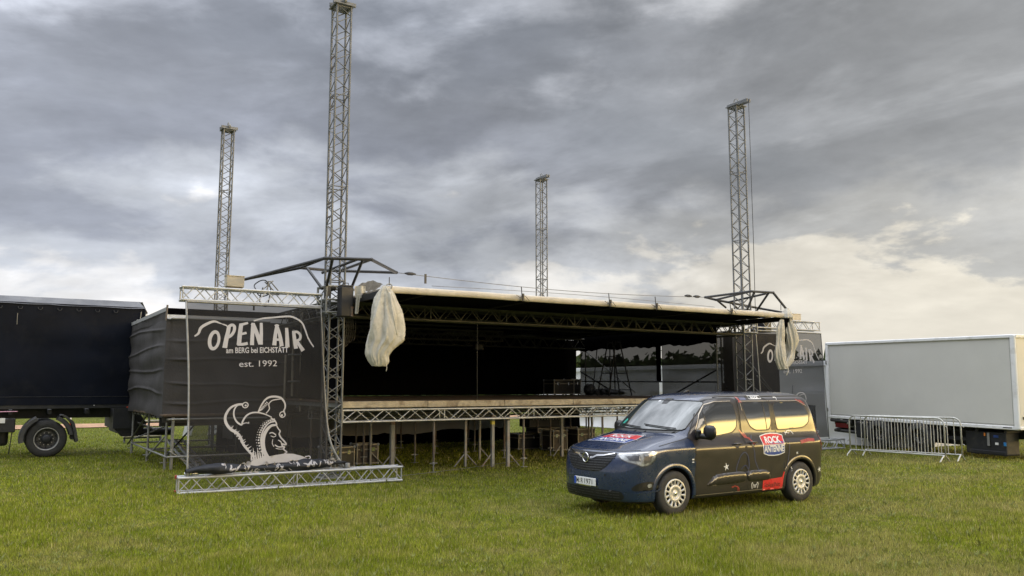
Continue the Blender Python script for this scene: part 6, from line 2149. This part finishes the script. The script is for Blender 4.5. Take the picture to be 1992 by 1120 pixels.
# bonnet edge gap, seen from the front, and bonnet logo
decal('bonnet_gap', [outline_strip(dens([(-.80, .962), (-.62, .945), (-.4, .940), (0, .938), (.4, .940), (.62, .945), (.80, .962)], .04, False), 0.008, False)], ff, M_ink, 0.003)
tf = lambda x, y, o_=0.004: topf(x, y, o_)
def bl(x, y): return x, y
bo = decal('bonnet_logo', [tess(dens([(.84, .42), (.84, -.30), (.64, -.36), (.66, .50)], .04), .04)], tf, M_red, 0.005)
decal('bonnet_logo_blue', [tess(dens([(.66, .50), (.64, -.36), (.47, -.32), (.48, .58)], .04), .04)], tf, M_blue, 0.005, parent=bo)
decal('bonnet_logo_edge', [outline_strip(dens([(.85, .43), (.85, -.31), (.64, -.375), (.46, -.33), (.47, .60), (.66, .51)], .03), .014)], tf, M_wfilm, 0.0065, parent=bo)
vs_, fs_ = text2('ROCK', 0, 0, 0.11, 0.50, 0.03, flip=False)
decal('logo_lettering', [([(.69 + p_[1], .32 - p_[0]) for p_ in vs_], fs_)], tf, M_wfilm, 0.008, parent=bo)
vs_, fs_ = text2('ANTENNE', 0, 0, 0.11, 0.70, 0.03, flip=False)
decal('logo_lettering', [([(.51 + p_[1], .43 - p_[0]) for p_ in vs_], fs_)], tf, M_wfilm, 0.008, parent=bo)
# windscreen
def wsf(y, z, off=0.004): return front(y, z, off)
def ws_half(z):
    """half width of the windscreen at a height: as far as the pillar"""
    x0 = VB.ray_cast(Vector((-2, 0, z)), Vector((1, 0, 0)))[0].x
    y = 0.5
    while y < 0.85:
        h = VB.ray_cast(Vector((-2, y, z)), Vector((1, 0, 0)))
        if h[0] is None or h[0].x > x0 + 0.20 or h[1].y > 0.80: break
        y += 0.01
    return y - 0.035
WSZ = [1.222 + (1.648 - 1.222) * k / 20 for k in range(21)]
WSH = [ws_half(z) for z in WSZ]
WSH = [float(v_) for v_ in np.convolve([WSH[0]] * 2 + WSH + [WSH[-1]] * 2, np.ones(5) / 5, 'valid')]
WSH[0] -= 0.03; WSH[-1] -= 0.045; WSH[-2] -= 0.012
def wsg_fn(s_, q):
    k = q * 20; i = min(19, int(k)); f = k - i
    hwid = WSH[i] * (1 - f) + WSH[i + 1] * f
    y = (2 * s_ - 1) * hwid
    z = WSZ[0] + (WSZ[-1] - WSZ[0]) * q - 0.012 * (1 - (2 * s_ - 1) ** 2) * (1 - q) + 0.012 * (1 - (2 * s_ - 1) ** 2) * q
    return wsf(y, z, 0.006)
wsg = van.mesh('windscreen', grid(wsg_fn, 40, 20), M_ws, True)
edge_ = [(k / 20, 0.0) for k in range(20)] + [(1.0, k / 20) for k in range(20)] + [(1 - k / 20, 1.0) for k in range(20)] + [(0.0, 1 - k / 20) for k in range(20)]
van.path('windscreen_edge', [wsg_fn(*e_) for e_ in edge_], 0.010, M_trim, 5, True, parent=wsg)
decal('cowl', [tess(dens([(.74, 1.218), (0, 1.205), (-.74, 1.218), (-.70, 1.178), (0, 1.172), (.70, 1.178)], .04), .05)], wsf, M_trim, 0.003)
for a_, b__ in (((-.66, 1.235), (.02, 1.275)), ((.06, 1.228), (.62, 1.262))):
    van.path('wiper', [wsf(a_[0] + (b__[0] - a_[0]) * q / 8, a_[1] + (b__[1] - a_[1]) * q / 8, 0.022) for q in range(9)], 0.009, M_ink, 6)
mb = wsf(0.0, 1.63, 0.004)
decal('sensor_patch', [tess(dens([(.09, 1.69), (-.09, 1.69), (-.06, 1.60), (.06, 1.60)], .03), .03)], wsf, M_trim, 0.007, parent=wsg)
decal('green_sticker', [tess(dens([(.66, 1.26), (.58, 1.26), (.56, 1.33), (.62, 1.36)], .03), .03)], wsf, M_green, 0.007, parent=wsg)
decal('white_sticker', [tess(dens([(.20, 1.665), (.14, 1.665), (.14, 1.635), (.20, 1.635)], .03), .03)], wsf, M_wfilm, 0.007, parent=wsg)
# roof antenna and roof edge bars
ar = topf(2.05, 0.0, 0.0)
van.path('roof_antenna', [(ar[0] - 0.06, 0, ar[2] - .01), (ar[0], 0, ar[2] + .03), (ar[0] + .05, 0, ar[2] + .04), (ar[0] + .07, 0, ar[2] - .005)], [0.012, 0.02, 0.016, 0.008], M_trim, 8)
for y_ in (-.70, .70):
    van.path('roof_strip', [topf(1.95 + 2.1 * q / 14, y_ * (1 - .02 * abs(q - 7) / 7), 0.002) for q in range(15)], 0.009, M_trim, 6)

# lettering and drawings on the visible side (mirrored words would be wrong on the other side, which gets its own copy)
for sg_ in (-1, 1):
    f_ = SF[sg_]
    def tx(s_, x0, z0, h_, w_, b_=0.02):
        vs_, fs_ = text2(s_, 0, 0, h_, w_, b_, flip=False)
        if sg_ < 0: return [([(x0 + p_[0], z0 + p_[1]) for p_ in vs_], fs_)]
        return [([(x0 + w_ - p_[0], z0 + p_[1]) for p_ in vs_], fs_)]
    sh = dens([(2.74, 1.115), (2.90, 1.15), (3.06, 1.16), (3.22, 1.15), (3.36, 1.115), (3.345, .95), (3.35, .80), (3.20, .765), (3.05, .755), (2.90, .765), (2.78, .80), (2.765, .95)], .04)
    fl_ = lambda x, z, o=0.004, f0=f_: f0(3.05 + (x - 3.05) * 0.86, 0.955 + (z - 0.955) * 0.86, o)
    lg_ = decal('logo', [tess(sh, .05)], fl_, M_blue, 0.0068)
    decal('logo_red_half', [tess(dens([(2.745, 1.11), (2.90, 1.145), (3.06, 1.155), (3.22, 1.145), (3.355, 1.11), (3.34, .97), (2.77, .955)], .04), .05)], fl_, M_red, 0.0078, parent=lg_)
    decal('logo_edge', [outline_strip(sh, .016)], fl_, M_wfilm, 0.0086, parent=lg_)
    decal('logo_lettering', tx('ROCK', 2.84, .985, .115, .43, .035), fl_, M_wfilm, 0.0092, parent=lg_)
    decal('logo_lettering', tx('ANTENNE', 2.79, .825, .115, .54, .035), fl_, M_wfilm, 0.0092, parent=lg_)
    decal('red_field', [tess(dens([(2.80, .245), (3.27, .25), (3.29, .40), (3.33, .50), (3.30, .52), (3.26, .43), (2.81, .40)], .04), .05)], f_, M_red, 0.0068)
    decal('red_field_lettering', tx('lokalhit', 2.85, .29, .07, .36, .004), f_, M_ink, 0.0085)
    def star(cx_, cz_, r_):
        pts_ = []
        for k in range(10):
            rr_ = r_ if k % 2 == 0 else r_ * .34
            a_ = PI / 2 + PI * k / 5 + 0.2
            pts_.append((cx_ + rr_ * math.cos(a_), cz_ + rr_ * math.sin(a_)))
        return tess(pts_, .05)
    for cx_, cz_, r_ in ((1.98, .655, .065), (4.20, .50, .055), (3.62, .80, .03)):
        decal('star', [star(cx_, cz_, r_)], f_, M_wfilm, 0.0075)
    hand = [ribbon(dens([(2.56, .285), (2.545, .36), (2.565, .38), (2.58, .345), (2.60, .34), (2.64, .34), (2.66, .345), (2.675, .38), (2.695, .36), (2.68, .285)], .03, False), 0.010),
            ribbon([(2.60, .30), (2.60, .33)], 0.008), ribbon([(2.62, .30), (2.62, .33)], 0.008), ribbon([(2.64, .30), (2.64, .33)], 0.008)]
    decal('white_drawing', hand, f_, M_wfilm, 0.0075)
    decal('white_drawing', [outline_strip(dens([(2.72, 1.755 - .03), (3.0, 1.725), (3.0, 1.68), (2.72, 1.68)], .03), .010)] + tx('ROCK', 2.77, 1.687, .03, .18, .03), f_, M_wfilm, 0.008)
    decal('white_drawing', [ribbon(smoothpath([(3.40, 1.10), (3.46, 1.16), (3.55, 1.15), (3.60, 1.10)], 5), .012), ribbon([(3.38, 1.14), (3.50, 1.12)], .010), ribbon([(3.30, 1.73 - .03), (3.36, 1.70), (3.36, 1.66)], .012)], f_, M_wfilm, 0.0075)
    # guitar outline in dim blue, red scribbles
    gt_ = [(2.24, .50), (2.20, .60), (2.24, .72), (2.30, .82), (2.38, .86), (2.45, .80), (2.48, .68), (2.47, .58), (2.44, .50)]
    decal('blue_drawing', [ribbon(smoothpath(gt_, 4), .016), ribbon(smoothpath([(2.60, 1.12), (2.56, 1.0), (2.60, .85), (2.62, .72), (2.70, .58), (2.74, .50)], 4), .015), ribbon([(2.28, .52), (2.46, .56)], .014), ribbon([(2.30, .60), (2.40, .66), (2.46, .60)], .014),
                           ribbon(smoothpath([(3.44, .98), (3.42, .80), (3.38, .60), (3.36, .45)], 4), .014), ribbon([(2.50, 1.69), (2.64, 1.69)], .045)], f_, M_bline, 0.0072)
    rs = random.Random(3)
    scr = []
    for (x0, z0, x1, z1) in ((2.34, 1.20, 2.50, 1.06), (2.42, 1.14, 2.58, 0.98), (2.10, .36, 2.24, .29), (2.44, 1.70, 2.47, 1.62), (3.84, 1.70, 3.98, 1.58)):
        pts_ = [(x0 + (x1 - x0) * k / 6 + rs.uniform(-.025, .025), z0 + (z1 - z0) * k / 6 + rs.uniform(-.035, .035)) for k in range(7)]
        scr.append(ribbon(pts_, .017))
        pts_ = [(p_[0] + .03, p_[1] - .01 + rs.uniform(-.02, .02)) for p_ in pts_]
        scr.append(ribbon(pts_, .012))
    decal('red_drawing', scr, f_, M_rline, 0.0074)
    decal('red_drawing', [ribbon(dens([(3.72, .97), (3.95, 1.00), (4.08, .99)], .04, False), .05)], f_, M_rline, 0.0072)
    decal('white_drawing', [ribbon([(3.50, .52), (3.47, .46)], .012), ribbon([(3.47, .58), (3.50, .54)], .012), ribbon([(1.26, .80), (1.30, .80)], .02), ribbon([(1.26, .76), (1.30, .76)], .016)], f_, M_wfilm, 0.0075)
van.box('rear_bumper', (4.36, 0, .42), (0.10, 1.55, 0.16), M_wrap, 0.04)
van.box('underbody', (2.2, 0, .24), (3.6, 1.3, 0.12), M_chassis, 0.03)
